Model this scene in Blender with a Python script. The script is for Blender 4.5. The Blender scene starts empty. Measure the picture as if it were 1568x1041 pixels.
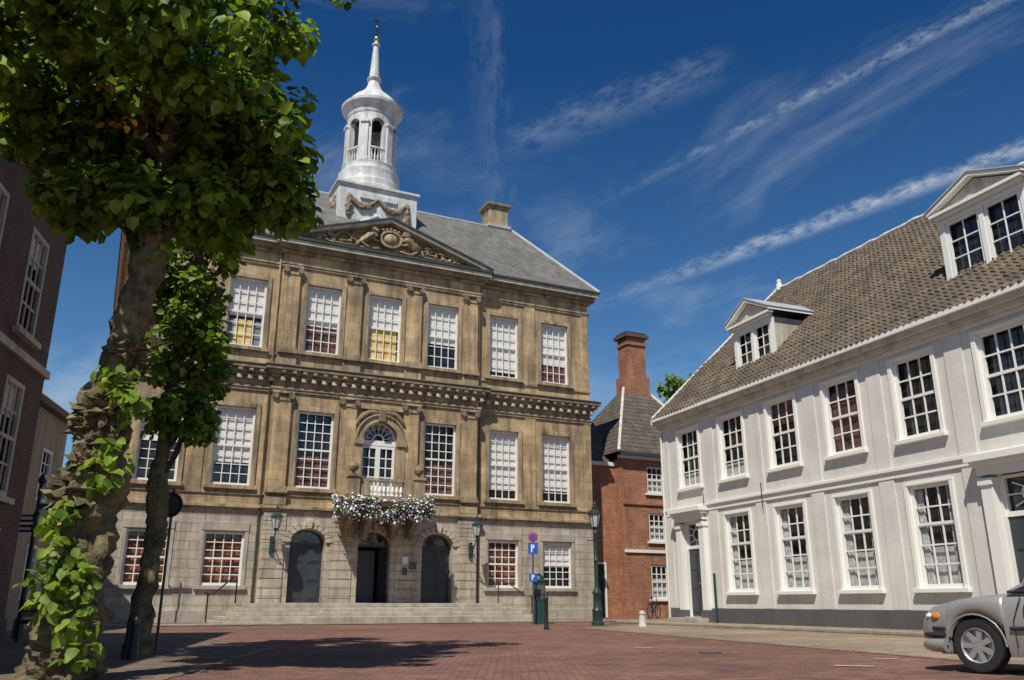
import bpy, math, random
import numpy as np
from mathutils import Vector, Matrix, noise
random.seed(7); np.random.seed(7)
sc=bpy.context.scene
rad=math.radians
# ------------------------------------------------------------ materials
MATS={}
def nd(nt,t,**k):
    n=nt.nodes.new(t)
    for a,v in k.items(): setattr(n,a,v)
    return n
def setin(nt,sock,v):
    if isinstance(v,bpy.types.NodeSocket): nt.links.new(v,sock)
    else: sock.default_value=v
def mth(nt,op,a,b=None,c=None,clamp=False):
    n=nd(nt,'ShaderNodeMath',operation=op); n.use_clamp=clamp
    setin(nt,n.inputs[0],a)
    if b is not None: setin(nt,n.inputs[1],b)
    if c is not None: setin(nt,n.inputs[2],c)
    return n.outputs[0]
def mixc(nt,f,a,b,bt='MIX'):
    n=nd(nt,'ShaderNodeMix',data_type='RGBA',blend_type=bt)
    setin(nt,n.inputs[0],f); setin(nt,n.inputs[6],a); setin(nt,n.inputs[7],b)
    return n.outputs[2]
def mrange(nt,v,a,b,c=0.,d=1.,sm=False):
    n=nd(nt,'ShaderNodeMapRange'); n.clamp=True
    if sm: n.interpolation_type='SMOOTHSTEP'
    setin(nt,n.inputs[0],v)
    for i,x in enumerate((a,b,c,d)): n.inputs[i+1].default_value=x
    return n.outputs[0]
def c4(c): return (c[0],c[1],c[2],1)
def M(name,c,rough=.75,var=.18,vs=1.2,brick=None,bump=.15,bs=25,metal=0,spec=.4,stain=0,c2=None,flat=False,coat=0,patch=0,ps=.16):
    m=bpy.data.materials.new(name); m.use_nodes=True; nt=m.node_tree
    p=nt.nodes['Principled BSDF']; tc=nd(nt,'ShaderNodeTexCoord').outputs['Object']
    if var>.07:
        nz=nd(nt,'ShaderNodeTexNoise'); nt.links.new(tc,nz.inputs['Vector']); nz.inputs['Scale'].default_value=vs; nz.inputs['Detail'].default_value=4; nz.inputs['Roughness'].default_value=.65
        f=mrange(nt,nz.outputs[0],.3,.7)
        a=tuple(x*(1-var) for x in c); b=c2 if c2 else tuple(min(1,x*(1+var)) for x in c)
        col=mixc(nt,f,c4(a),c4(b))
    else:
        r=nd(nt,'ShaderNodeRGB'); r.outputs[0].default_value=c4(c); col=r.outputs[0]
    h=None
    if brick:
        sx=nd(nt,'ShaderNodeSeparateXYZ'); nt.links.new(tc,sx.inputs[0])
        cb=nd(nt,'ShaderNodeCombineXYZ')
        if flat:
            nt.links.new(sx.outputs[0],cb.inputs[0]); nt.links.new(sx.outputs[1],cb.inputs[1])
        else:
            nt.links.new(mth(nt,'ADD',sx.outputs[0],sx.outputs[1]),cb.inputs[0]); nt.links.new(sx.outputs[2],cb.inputs[1])
        bt=nd(nt,'ShaderNodeTexBrick'); nt.links.new(cb.outputs[0],bt.inputs['Vector'])
        bt.inputs['Scale'].default_value=1; bt.inputs['Brick Width'].default_value=brick[0]; bt.inputs['Row Height'].default_value=brick[1]
        bt.inputs['Mortar Size'].default_value=brick[2]; bt.inputs['Mortar Smooth'].default_value=.3; bt.inputs['Bias'].default_value=0
        v=brick[3]; mo=brick[4]
        bt.inputs['Color1'].default_value=(1-v,1-v,1-v*.8,1); bt.inputs['Color2'].default_value=(1+v,1+v*.85,1+v*.7,1); bt.inputs['Mortar'].default_value=c4(mo)
        col=mixc(nt,1.,col,bt.outputs[0],'MULTIPLY')
        h=bt.outputs['Fac']
    if patch:
        n4=nd(nt,'ShaderNodeTexNoise'); nt.links.new(tc,n4.inputs['Vector']); n4.inputs['Scale'].default_value=ps; n4.inputs['Detail'].default_value=4; n4.inputs['Roughness'].default_value=.7
        g=mrange(nt,n4.outputs[0],.35,.66)
        col=mixc(nt,1.,col,mixc(nt,g,(1-patch,1-patch*.9,1-patch*.8,1),(1+patch*.7,1+patch*.8,1+patch*.9,1)),'MULTIPLY')
    if stain:
        mp=nd(nt,'ShaderNodeMapping'); nt.links.new(tc,mp.inputs[0]); mp.inputs['Scale'].default_value=(1.9,1.9,.22)
        n2=nd(nt,'ShaderNodeTexNoise'); nt.links.new(mp.outputs[0],n2.inputs['Vector']); n2.inputs['Scale'].default_value=1.3; n2.inputs['Detail'].default_value=4; n2.inputs['Roughness'].default_value=.7
        s=mrange(nt,n2.outputs[0],.44,.68)
        col=mixc(nt,mth(nt,'MULTIPLY',s,stain),col,(.075,.062,.048,1))
    nt.links.new(col,p.inputs['Base Color'])
    p.inputs['Roughness'].default_value=rough; p.inputs['Metallic'].default_value=metal
    p.inputs['Specular IOR Level'].default_value=spec
    if coat: p.inputs['Coat Weight'].default_value=coat
    if bump>.06:
        n3=nd(nt,'ShaderNodeTexNoise'); nt.links.new(tc,n3.inputs['Vector']); n3.inputs['Scale'].default_value=bs; n3.inputs['Detail'].default_value=2
        hh=n3.outputs[0]
        if h is not None: hh=mth(nt,'SUBTRACT',mth(nt,'MULTIPLY',hh,.5),h)
        bp=nd(nt,'ShaderNodeBump'); bp.inputs['Strength'].default_value=bump; bp.inputs['Distance'].default_value=.03
        nt.links.new(hh,bp.inputs['Height']); nt.links.new(bp.outputs[0],p.inputs['Normal'])
    MATS[name]=m; return m
M('sandstone',(.47,.335,.18),var=.22,vs=.9,brick=(1.25,.42,.010,.13,(.66,.63,.58)),bump=.35,stain=.72,patch=.2,ps=.45)
M('sandstone_trim',(.40,.305,.185),var=.28,vs=1.6,bump=.3,stain=.88,patch=.15,ps=.6)
M('grey_ashlar',(.47,.405,.315),var=.15,vs=1.,brick=(1.05,.36,.014,.10,(.5,.47,.43)),bump=.4,stain=.5,patch=.12,ps=.5)
M('carved_stone',(.25,.19,.12),var=.35,vs=3,bump=.6,stain=.6)
M('step_stone',(.42,.375,.305),var=.2,vs=1.5,bump=.25,stain=.35)
M('slate',(.18,.175,.16),rough=.55,var=.2,vs=.8,brick=(.30,.2,.012,.18,(.4,.4,.4)),bump=.4,stain=.45)
M('lead',(.42,.43,.43),rough=.5,var=.15,bump=.1)
M('white_paint',(.79,.78,.73),rough=.45,var=.05,bump=0)
M('tower_paint',(.62,.63,.62),rough=.55,var=.14,vs=2,bump=.1,stain=.4)
M('cream_trim',(.58,.53,.42),rough=.6,var=.1,bump=.1,stain=.45)
M('plaster',(.67,.645,.585),rough=.85,var=.08,vs=.7,bump=.15,bs=12,stain=.13,patch=.05,ps=.5)
M('plinth_grey',(.10,.10,.105),rough=.8,var=.15)
M('dark_gutter',(.05,.055,.05),rough=.5,var=.2)
M('pantile',(.095,.071,.050),rough=.8,var=.5,vs=2.2,bump=0,c2=(.185,.135,.09),stain=.45,patch=.25,ps=.5)
M('mortar',(.55,.52,.47),var=.25,vs=4)
M('red_brick',(.34,.13,.07),var=.2,vs=1.5,brick=(.22,.072,.010,.28,(1.3,1.9,2.2)),bump=.3,stain=.4,patch=.15,ps=.6)
M('dark_brick',(.11,.06,.045),var=.25,vs=1.5,brick=(.22,.072,.010,.25,(1.4,1.9,2.2)),bump=.3,stain=.25)
M('orange_tile',(.42,.15,.06),var=.25,vs=3,brick=(.25,.3,.02,.2,(.5,.5,.5)))
M('house_tile',(.13,.11,.085),var=.3,vs=2,brick=(.24,.28,.03,.25,(.35,.35,.35)),bump=.8)
M('door_paint',(.045,.052,.06),rough=.4,var=.15,bump=.0)
M('green_iron',(.018,.05,.04),rough=.35,var=.2,bump=.0)
M('black_iron',(.02,.022,.024),rough=.4,var=.2,bump=.0)
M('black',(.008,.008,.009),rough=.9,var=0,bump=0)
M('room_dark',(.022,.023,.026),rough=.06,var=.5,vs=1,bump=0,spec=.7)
M('room_red',(.05,.02,.018),rough=.5,var=.85,vs=2.2,bump=0,c2=(.40,.15,.075))
M('room_maroon',(.05,.025,.024),rough=.5,var=.8,vs=2.5,bump=0,c2=(.24,.11,.09))
M('blind',(.72,.71,.67),rough=.8,var=.05,vs=1,bump=.0,brick=(9.,.06,.006,.02,(.8,.8,.8)))
M('net_curtain',(.38,.39,.38),rough=.9,var=.4,vs=5,bump=.0)
M('poster_yellow',(.78,.48,.04),rough=.8,var=.3,vs=2.5,bump=0,c2=(.85,.70,.35))
M('poster_mix',(.65,.40,.08),rough=.8,var=.6,vs=3.2,bump=0,c2=(.15,.28,.50))
M('pavers_red',(.215,.108,.078),rough=.88,var=.2,vs=.5,brick=(.21,.105,.010,.32,(.5,.5,.5)),bump=.6,flat=True,patch=.28)
M('pavers_tan',(.29,.22,.15),rough=.88,var=.2,vs=.5,brick=(.3,.15,.012,.24,(.5,.5,.45)),bump=.6,flat=True,patch=.25)
M('pavers_grey',(.18,.13,.095),rough=.9,var=.25,vs=.6,brick=(.2,.1,.010,.3,(.5,.5,.45)),bump=.6,flat=True,patch=.25)
M('kerb_stone',(.30,.27,.22),var=.25,vs=2)
M('gutter_brick',(.22,.15,.11),var=.25,vs=2,brick=(.105,.21,.012,.25,(.5,.5,.5)),flat=True)
M('road_paint',(.55,.53,.48),var=.3,vs=9)
M('bark',(.12,.09,.05),rough=.95,var=.6,vs=5,bump=1.0,bs=16,c2=(.25,.205,.10),stain=.5)
M('bark_dark',(.06,.048,.03),rough=.95,var=.5,vs=5,bump=1.,bs=14)
M('car_paint',(.40,.39,.365),rough=.34,var=.03,metal=.4,bump=0,coat=.5)
M('car_glass',(.015,.018,.02),rough=.05,var=.0,bump=0,spec=.9)
M('car_trim',(.03,.03,.032),rough=.6,var=.0,bump=.0)
M('tyre',(.02,.02,.02),rough=.85,var=.0,bump=.2)
M('alloy',(.5,.5,.5),rough=.35,metal=.6,var=.05,bump=0)
M('lamp_lens',(.7,.7,.68),rough=.1,var=.05,bump=0,spec=.9)
M('indicator',(.6,.20,.03),rough=.2,var=.05,bump=0)
M('sign_blue',(.02,.10,.42),rough=.35,var=.05,bump=0)
M('sign_red',(.45,.03,.03),rough=.35,var=.05,bump=0)
M('sign_white',(.8,.8,.8),rough=.35,var=.03,bump=0)
M('sign_grey',(.09,.09,.09),rough=.5,var=.1,bump=0)
M('concrete',(.5,.48,.43),var=.15)
M('wood_dark',(.06,.045,.03),var=.3,vs=6)
M('gold',(.7,.45,.12),rough=.3,metal=.8,var=0,bump=0)
M('flower_white',(.80,.77,.82),var=.05,bump=0)
M('flower_purple',(.36,.16,.42),var=.2,bump=0)
M('lantern_glass',(.45,.5,.5),rough=.15,var=.1,bump=0,spec=.8)
M('beige_plaster',(.36,.30,.23),var=.1,stain=.4)
def leafmat(name,ca,cb,tr=.35):
    m=bpy.data.materials.new(name); m.use_nodes=True; nt=m.node_tree
    p=nt.nodes['Principled BSDF']; out=nt.nodes['Material Output']
    tc=nd(nt,'ShaderNodeTexCoord').outputs['Object']
    n2=nd(nt,'ShaderNodeTexNoise'); nt.links.new(tc,n2.inputs[0]); n2.inputs['Scale'].default_value=4.; n2.inputs['Detail'].default_value=2
    f=mrange(nt,n2.outputs[0],.34,.66)
    col=mixc(nt,f,c4(ca),c4(cb))
    nt.links.new(col,p.inputs['Base Color']); p.inputs['Roughness'].default_value=.5; p.inputs['Specular IOR Level'].default_value=.3
    t=nd(nt,'ShaderNodeBsdfTranslucent'); nt.links.new(mixc(nt,1.,col,(1.3,1.4,.5,1),'MULTIPLY'),t.inputs[0])
    mx=nd(nt,'ShaderNodeMixShader'); mx.inputs[0].default_value=tr
    nt.links.new(p.outputs[0],mx.inputs[1]); nt.links.new(t.outputs[0],mx.inputs[2]); nt.links.new(mx.outputs[0],out.inputs[0])
    MATS[name]=m
leafmat('leaf_green',(.10,.18,.016),(.29,.385,.05),.4)
leafmat('leaf_dark',(.04,.095,.012),(.13,.21,.028),.35)
leafmat('leaf_brown',(.26,.11,.03),(.34,.20,.05),.2)
# ------------------------------------------------------------ builder
def empty(name,loc=(0,0,0),rz=0):
    e=bpy.data.objects.new(name,None); sc.collection.objects.link(e); e.location=loc; e.rotation_euler=(0,0,rz); e.empty_display_size=.3
    return e
class B:
    def __init__(s,name,parent=None): s.n=name; s.p=parent; s.v=[]; s.f=[]; s.m=[]; s.ml=[]
    def mi(s,m):
        if m not in s.ml: s.ml.append(m)
        return s.ml.index(m)
    def poly(s,pts,m):
        k=len(s.v); s.v+= [tuple(p) for p in pts]; s.f.append(tuple(range(k,k+len(pts)))); s.m.append(s.mi(m))
    def box(s,x0,x1,y0,y1,z0,z1,m,M4=None):
        k=len(s.v); P=[(x0,y0,z0),(x1,y0,z0),(x1,y1,z0),(x0,y1,z0),(x0,y0,z1),(x1,y0,z1),(x1,y1,z1),(x0,y1,z1)]
        if M4: P=[tuple(M4@Vector(p)) for p in P]
        s.v+=P; i=s.mi(m)
        for f in ((0,3,2,1),(4,5,6,7),(0,1,5,4),(1,2,6,5),(2,3,7,6),(3,0,4,7)):
            s.f.append(tuple(k+a for a in f)); s.m.append(i)
    def grid(s,rows,m,closed=False):
        k=len(s.v); n=len(rows[0]); i=s.mi(m)
        for r in rows: s.v+=[tuple(p) for p in r]
        for a in range(len(rows)-1):
            for b in range(n if closed else n-1):
                c=(b+1)%n
                s.f.append((k+a*n+b,k+a*n+c,k+(a+1)*n+c,k+(a+1)*n+b)); s.m.append(i)
    def lathe(s,prof,cx,cy,m,seg=24,rot=0,sx=1,sy=1):
        rows=[]
        for r,z in prof:
            rows.append([(cx+sx*r*math.cos(rot+2*math.pi*j/seg),cy+sy*r*math.sin(rot+2*math.pi*j/seg),z) for j in range(seg)])
        s.grid(rows,m,True)
        if prof[0][0]>0: s.poly(rows[0][::-1],m)
        if prof[-1][0]>0: s.poly(rows[-1],m)
    def tube(s,pts,rd,m,seg=8,res=1,jit=0,jf=3.,closed=False):
        pts=[Vector(p) for p in pts]
        if not hasattr(rd,'__len__'): rd=[rd]*len(pts)
        if res>1:
            P=[];R=[]; n=len(pts)
            for i in range(n-1):
                p0=pts[max(i-1,0)];p1=pts[i];p2=pts[i+1];p3=pts[min(i+2,n-1)]
                for q in range(res):
                    t=q/res
                    P.append(.5*((2*p1)+(p2-p0)*t+(2*p0-5*p1+4*p2-p3)*t*t+(3*p1-p0-3*p2+p3)*t**3)); R.append(rd[i]*(1-t)+rd[i+1]*t)
            P.append(pts[-1]);R.append(rd[-1]); pts,rd=P,R
        rows=[]; up=None
        n=len(pts)
        for i,p in enumerate(pts):
            if closed: d=pts[(i+1)%n]-pts[i-1]
            else: d=pts[min(i+1,n-1)]-pts[max(i-1,0)]
            if d.length<1e-9: d=Vector((0,0,1))
            d.normalize()
            if up is None:
                up=Vector((1,0,0)) if abs(d.x)<.8 else Vector((0,0,1))
            a=(up-d*up.dot(d))
            if a.length<1e-6: a=Vector((0,1,0))
            a.normalize(); up=a; b=d.cross(a)
            ring=[]
            for j in range(seg):
                t=2*math.pi*j/seg; w=a*math.cos(t)+b*math.sin(t); r=rd[i]
                if jit: r*=1+jit*noise.noise((p+w*rd[i])*jf)+.6*jit*noise.noise((p+w*rd[i])*jf*2.7)+.3*jit*noise.noise((p+w*rd[i])*jf*7)
                ring.append(p+w*r)
            rows.append(ring)
        if closed: rows.append(rows[0])
        s.grid(rows,m,True)
        if not closed: s.poly(rows[0][::-1],m); s.poly(rows[-1],m)
    def ell(s,c,r,m,seg=12,rings=8,jit=0,jf=3):
        rows=[]
        for i in range(rings+1):
            ph=math.pi*i/rings; row=[]
            for j in range(seg):
                th=2*math.pi*j/seg
                d=Vector((math.sin(ph)*math.cos(th),math.sin(ph)*math.sin(th),-math.cos(ph)))
                k=1+(jit*(noise.noise(Vector(c)+d*jf)+.5*noise.noise(Vector(c)+d*jf*2.3)) if jit else 0)
                row.append((c[0]+r[0]*d.x*k,c[1]+r[1]*d.y*k,c[2]+r[2]*d.z*k))
            rows.append(row)
        s.grid(rows,m,True)
    def ring(s,cx,cz,r0,r1,y0,y1,m,a0=0,a1=math.pi,n=16,ez=1):
        def pt(r,a,y): return (cx+r*math.cos(a),y,cz+r*math.sin(a)*ez)
        rows=[]
        for i in range(n+1):
            a=a0+(a1-a0)*i/n
            rows.append([pt(r0,a,y0),pt(r1,a,y0),pt(r1,a,y1),pt(r0,a,y1)])
        s.grid(rows,m,True); s.poly(rows[0],m); s.poly(rows[-1][::-1],m)
    def wall(s,x0,x1,z0,z1,y,ops,rev,m,rm=None):
        rm=rm or m
        xs=sorted({x0,x1,*[o[0] for o in ops],*[o[1] for o in ops]}); zs=sorted({z0,z1,*[o[2] for o in ops],*[o[3] for o in ops]})
        for i in range(len(xs)-1):
            for j in range(len(zs)-1):
                cx=(xs[i]+xs[i+1])/2; cz=(zs[j]+zs[j+1])/2
                if any(o[0]<cx<o[1] and o[2]<cz<o[3] for o in ops): continue
                s.poly([(xs[i],y,zs[j]),(xs[i+1],y,zs[j]),(xs[i+1],y,zs[j+1]),(xs[i],y,zs[j+1])],m)
        for o in ops:
            a,b,c,d=o[:4]; ri=o[4] if len(o)>4 else 0; e=d-ri
            s.poly([(a,y,c),(a,y,e),(a,y+rev,e),(a,y+rev,c)],rm); s.poly([(b,y,c),(b,y+rev,c),(b,y+rev,e),(b,y,e)],rm)
            s.poly([(a,y,c),(a,y+rev,c),(b,y+rev,c),(b,y,c)],rm)
            if not ri: s.poly([(a,y,d),(b,y,d),(b,y+rev,d),(a,y+rev,d)],rm)
            else:
                n=18; hw=(b-a)/2; cx=(a+b)/2
                A=[(cx-hw*math.cos(math.pi*i/n),e+ri*math.sin(math.pi*i/n)) for i in range(n+1)]
                for i in range(n):
                    p,q=A[i],A[i+1]
                    s.poly([(p[0],y,p[1]),(q[0],y,q[1]),(q[0],y,d),(p[0],y,d)],m)
                    s.poly([(p[0],y,p[1]),(p[0],y+rev,p[1]),(q[0],y+rev,q[1]),(q[0],y,q[1])],rm)
    def done(s,smooth=False,bevel=0):
        me=bpy.data.meshes.new(s.n); me.from_pydata(s.v,[],s.f)
        for m in s.ml: me.materials.append(MATS[m])
        me.polygons.foreach_set('material_index',s.m)
        if smooth: me.polygons.foreach_set('use_smooth',[True]*len(s.f))
        me.update(); o=bpy.data.objects.new(s.n,me); sc.collection.objects.link(o)
        if s.p: o.parent=s.p
        if smooth:
            try: me.set_sharp_from_angle(angle=rad(40))
            except Exception: pass
        if bevel:
            md=o.modifiers.new('bev','BEVEL'); md.width=bevel; md.segments=2; md.limit_method='ANGLE'
        return o
def window(b,cx,z0,z1,w,y,cols,rows,fm='white_paint',fw=.09,mw=.038,rail=.5,blind=0,bm='blind',back='room_dark',low=None,lowf=.3,bd=.115):
    x0,x1=cx-w/2,cx+w/2
    b.box(x0,x0+fw,y,y+.09,z0,z1,fm); b.box(x1-fw,x1,y,y+.09,z0,z1,fm)
    b.box(x0+fw,x1-fw,y+.002,y+.088,z0,z0+fw*1.2,fm); b.box(x0+fw,x1-fw,y+.002,y+.088,z1-fw,z1,fm)
    ax,bx,az,bz=x0+fw,x1-fw,z0+fw*1.2,z1-fw
    for i in range(1,cols):
        x=ax+(bx-ax)*i/cols; b.box(x-mw/2,x+mw/2,y+.025,y+.06,az,bz,fm)
    for j in range(1,rows):
        z=az+(bz-az)*j/rows; b.box(ax,bx,y+.028,y+.057,z-mw/2,z+mw/2,fm)
    if rail:
        z=az+(bz-az)*rail; b.box(ax,bx,y+.012,y+.075,z-.04,z+.04,fm)
    e=.03
    if blind:
        zb=bz-(bz-az)*blind; b.poly([(x0-e,y+bd,zb),(x1+e,y+bd,zb),(x1+e,y+bd,z1+e),(x0-e,y+bd,z1+e)],bm)
    if low:
        zb=az+(bz-az)*lowf; b.poly([(x0-e,y+bd+.012,z0-e),(x1+e,y+bd+.012,z0-e),(x1+e,y+bd+.012,zb),(x0-e,y+bd+.012,zb)],low)
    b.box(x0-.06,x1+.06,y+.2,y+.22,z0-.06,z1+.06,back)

# ============================================================ TOWN HALL
ang=rad(25.8)
TH=empty('town_hall',(-16.51,34.04,0),ang)
W=22.9; D=14.; PX0,PX1=6.45,16.38; PY=-.28
wx=[2.08,5.03,8.44,11.42,14.40,17.87,20.82]
PIL=(6.9,9.88,12.88,15.88)
b=B('walls',TH)
def ops_for(xs,a,c,w,rise=0): return [(x-w/2,x+w/2,a,c)+((rise,) if rise else ()) for x in xs]
G0,G1=1.5,3.65; A0,A1=5.6,9.0; U0,U1=11.75,15.0; WW=1.62
for xa,xb,xs in ((0,PX0,wx[:2]),(PX1,W,wx[5:])):
    b.wall(xa,xb,0,4.6,0,ops_for(xs,G0,G1,WW),.24,'grey_ashlar')
    b.wall(xa,xb,4.6,10.2,0,ops_for(xs,A0,A1,WW),.24,'sandstone')
    b.wall(xa,xb,10.2,17.0,0,ops_for(xs,U0,U1,WW),.24,'sandstone')
doors=[wx[2],wx[3],wx[4]]
b.wall(PX0,PX1,0,4.6,PY,ops_for(doors,.82,3.85,1.5,.55),.45,'grey_ashlar')
b.wall(PX0,PX1,4.6,10.2,PY,ops_for([wx[2],wx[4]],A0,A1,WW)+[(wx[3]-.82,wx[3]+.82,5.3,8.85,.8)],.3,'sandstone')
b.wall(PX0,PX1,10.2,17.0,PY,ops_for(wx[2:5],U0,U1,WW),.24,'sandstone')
for x in (PX0,PX1):
    b.poly([(x,PY,0),(x,0,0),(x,0,17),(x,PY,17)],'sandstone')
b.poly([(0,0,0),(0,D,0),(0,D,17),(0,0,17)],'sandstone'); b.poly([(W,0,0),(W,0,17),(W,D,17),(W,D,0)],'sandstone'); b.poly([(0,D,0),(W,D,0),(W,D,17),(0,D,17)],'sandstone')
b.done()
b=B('cornices',TH)
def slab(z0,z1,o,m):
    b.box(-o,W+o,-o,D+o,z0,z1,m)
    b.box(PX0-o,PX1+o,PY-o,-o,z0,z1,m)
slab(0,.55,.06,'step_stone')
slab(4.56,4.66,.08,'sandstone_trim'); slab(4.66,4.80,.16,'sandstone_trim')
slab(5.22,5.32,.06,'sandstone_trim')
slab(9.78,9.90,.07,'sandstone_trim'); slab(9.90,10.0,.11,'sandstone_trim')
slab(10.42,10.55,.16,'sandstone_trim'); slab(10.55,10.72,.30,'sandstone_trim'); slab(10.72,10.88,.44,'carved_stone'); slab(10.88,10.93,.48,'dark_gutter')
slab(10.93,11.0,.36,'carved_stone')
slab(11.45,11.55,.06,'sandstone_trim')
slab(15.75,15.86,.07,'sandstone_trim'); slab(15.86,15.95,.11,'sandstone_trim')
slab(16.42,16.55,.16,'sandstone_trim'); slab(16.55,16.78,.32,'carved_stone'); slab(16.78,16.98,.46,'cream_trim'); slab(16.98,17.12,.54,'dark_gutter')
x=-.2
while x<W+.2:
    y=PY if PX0-.1<x<PX1+.1 else 0
    b.box(x,x+.2,y-.28,y-.002,10.26,10.42,'cream_trim'); b.box(x+.01,x+.19,y-.42,y-.30,10.58,10.70,'sandstone_trim')
    x+=.46
for i,xc in enumerate(wx):
    y=PY if 2<=i<=4 else 0
    for (z0,z1) in ((A0,A1),(U0,U1)):
        if i==3 and z0==A0: continue
        hw=WW/2
        b.box(xc-hw-.2,xc-hw,y-.07,y-.001,z0,z1+.2,'sandstone_trim'); b.box(xc+hw,xc+hw+.2,y-.07,y-.001,z0,z1+.2,'sandstone_trim')
        b.box(xc-hw,xc+hw,y-.068,y-.001,z1,z1+.2,'sandstone_trim')
        b.box(xc-hw-.27,xc+hw+.27,y-.16,y-.001,z0-.17,z0,'sandstone_trim')
    if i in (0,1,5,6):
        hw=WW/2
        b.box(xc-hw-.16,xc-hw,y-.04,y-.001,G0,G1+.05,'step_stone'); b.box(xc+hw,xc+hw+.16,y-.04,y-.001,G0,G1+.05,'step_stone')
        b.box(xc-hw-.16,xc+hw+.16,y-.06,y-.001,G1+.05,G1+.42,'step_stone'); b.box(xc-hw-.22,xc+hw+.22,y-.12,y-.001,G0-.16,G0,'step_stone')
for xc in (.0,W-.42):
    b.box(xc,xc+.42,-.05,-.001,5.32,9.78,'sandstone'); b.box(xc,xc+.42,-.05,-.001,11.55,15.75,'sandstone')
for xc in (3.56,19.35):
    b.box(xc-.3,xc+.3,-.05,-.001,5.32,9.78,'sandstone'); b.box(xc-.3,xc+.3,-.05,-.001,11.55,15.75,'sandstone')
for xc in PIL:
    for (z0,z1,w) in ((5.32,9.78,.74),(11.55,15.75,.68)):
        y=PY; h=w/2
        b.box(xc-h,xc+h,y-.16,y-.001,z0+.3,z1-.42,'sandstone')
        b.box(xc-h-.1,xc+h+.1,y-.24,y-.001,z0,z0+.16,'sandstone_trim'); b.box(xc-h-.05,xc+h+.05,y-.2,y-.001,z0+.16,z0+.3,'sandstone_trim')
        b.box(xc-h-.04,xc+h+.04,y-.20,y-.001,z1-.42,z1-.30,'sandstone_trim')
        b.box(xc-h+.02,xc+h-.02,y-.18,y-.001,z1-.30,z1-.1,'carved_stone')
        b.box(xc-h-.1,xc+h+.1,y-.27,y-.001,z1-.1,z1-.002,'sandstone_trim')
        for sgn in (-1,1):
            M4=Matrix.Translation((xc+sgn*(h-.02),y-.24,z1-.22))@Matrix.Rotation(rad(90),4,'X')
            rows=[[tuple(M4@Vector((.13*math.cos(a*math.pi/6),.13*math.sin(a*math.pi/6),zz))) for a in range(12)] for zz in (-.22,.0,.04)]
            b.grid(rows,'carved_stone',True); b.poly(rows[0],'carved_stone'); b.poly(rows[-1],'carved_stone')
    b.box(xc-.45,xc+.45,PY-.14,PY-.001,4.82,5.2,'sandstone_trim')
    b.box(xc-.42,xc+.42,PY-.12,PY-.001,11.02,11.44,'sandstone_trim')
b.done(bevel=.015)
b=B('quoin_rustication',TH)
for xc in (PX0+.05,PX1-1.0):
    for k in range(10):
        b.box(xc,xc+.95,PY-.06,PY-.001,.6+k*.395,.6+k*.395+.375,'grey_ashlar')
for xa,xb in ((9.42,10.4),(12.42,13.4)):
    for k in range(10):
        b.box(xa,xb,PY-.06,PY-.001,.6+k*.395,.6+k*.395+.375,'grey_ashlar')
for xc in doors:
    n=11
    for k in range(n):
        a0=math.pi*k/n+.02; a1=math.pi*(k+1)/n-.02; e=.04 if k!=n//2 else .13
        b.ring(xc,3.3,.75,1.10+(.12 if k==n//2 else 0),PY-.05-e,PY-.002,'grey_ashlar',a0,a1,3,ez=.78)
b.done(bevel=.015)
# windows
b=B('windows',TH)
for i,xc in enumerate(wx):
    y=PY if 2<=i<=4 else 0
    lowm={1:'poster_mix',2:'room_maroon',6:'room_maroon'}.get(i)
    window(b,xc,U0,U1,WW,y+.1,4,6,blind={0:.6,1:.56,2:.6,3:.52,4:.62,5:.93,6:.7}[i],low=lowm,lowf=.38)
    if i==3:
        b.box(xc-.66,xc+.66,y+.21,y+.212,U0+.1,U0+1.65,'poster_yellow')
    if i==1:
        b.box(xc-.45,xc+.32,y+.205,y+.21,U0+.15,U0+1.3,'poster_yellow')
    if i!=3:
        if i in (2,4): window(b,xc,A0,A1,WW,y+.1,4,8,blind=0,back='room_dark',low='room_maroon',lowf=.45)
        else: window(b,xc,A0,A1,WW,y+.1,4,8,blind={0:.5,1:.72,5:.86,6:.84}[i],low=None)
    if i in (0,1,5,6):
        window(b,xc,G0,G1,WW,y+.1,4,6,blind=.0 if i!=6 else .55,low='room_red' if i!=6 else None,lowf=.92,bd=.16 if i!=6 else .115)
xc=wx[3]; y=PY+.16
for sgn in (-1,1):
    xa=xc+sgn*.40
    window(b,xa,5.3,7.72,.80,y,2,5,fw=.11,mw=.05,rail=0,low='net_curtain',lowf=.35)
b.box(xc-.82,xc+.82,y-.01,y+.1,7.74,7.98,'white_paint')
b.ring(xc,8.0,.72,.82,y,y+.09,'white_paint')
b.ring(xc,8.0,.22,.29,y+.02,y+.07,'white_paint')
for k in range(7):
    a=math.pi*(k+.5)/7
    b.tube([(xc+.28*math.cos(a),y+.045,8.0+.28*math.sin(a)),(xc+.73*math.cos(a),y+.045,8.0+.73*math.sin(a))],.02,'white_paint',5)
for k in range(7):
    a=math.pi*(k+.5)/7; b.ring(xc+.6*math.cos(a),8+.6*math.sin(a),.08,.11,y+.03,y+.06,'white_paint',0,2*math.pi,10)
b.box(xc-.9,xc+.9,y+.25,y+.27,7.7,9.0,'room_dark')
b.done()
b=B('balcony_window_surround',TH)
xc=wx[3]; y=PY
for sgn in (-1,1):
    x=xc+sgn*1.02
    b.box(x-.17,x+.17,y-.2,y-.001,5.3,7.7,'sandstone_trim'); b.box(x-.22,x+.22,y-.28,y-.001,7.7,7.95,'sandstone_trim'); b.box(x-.22,x+.22,y-.28,y-.001,5.3,5.6,'sandstone_trim')
    b.box(xc+sgn*1.32-.08,xc+sgn*1.32+.08,y-.1,y-.001,5.4,9.3,'sandstone')
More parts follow.
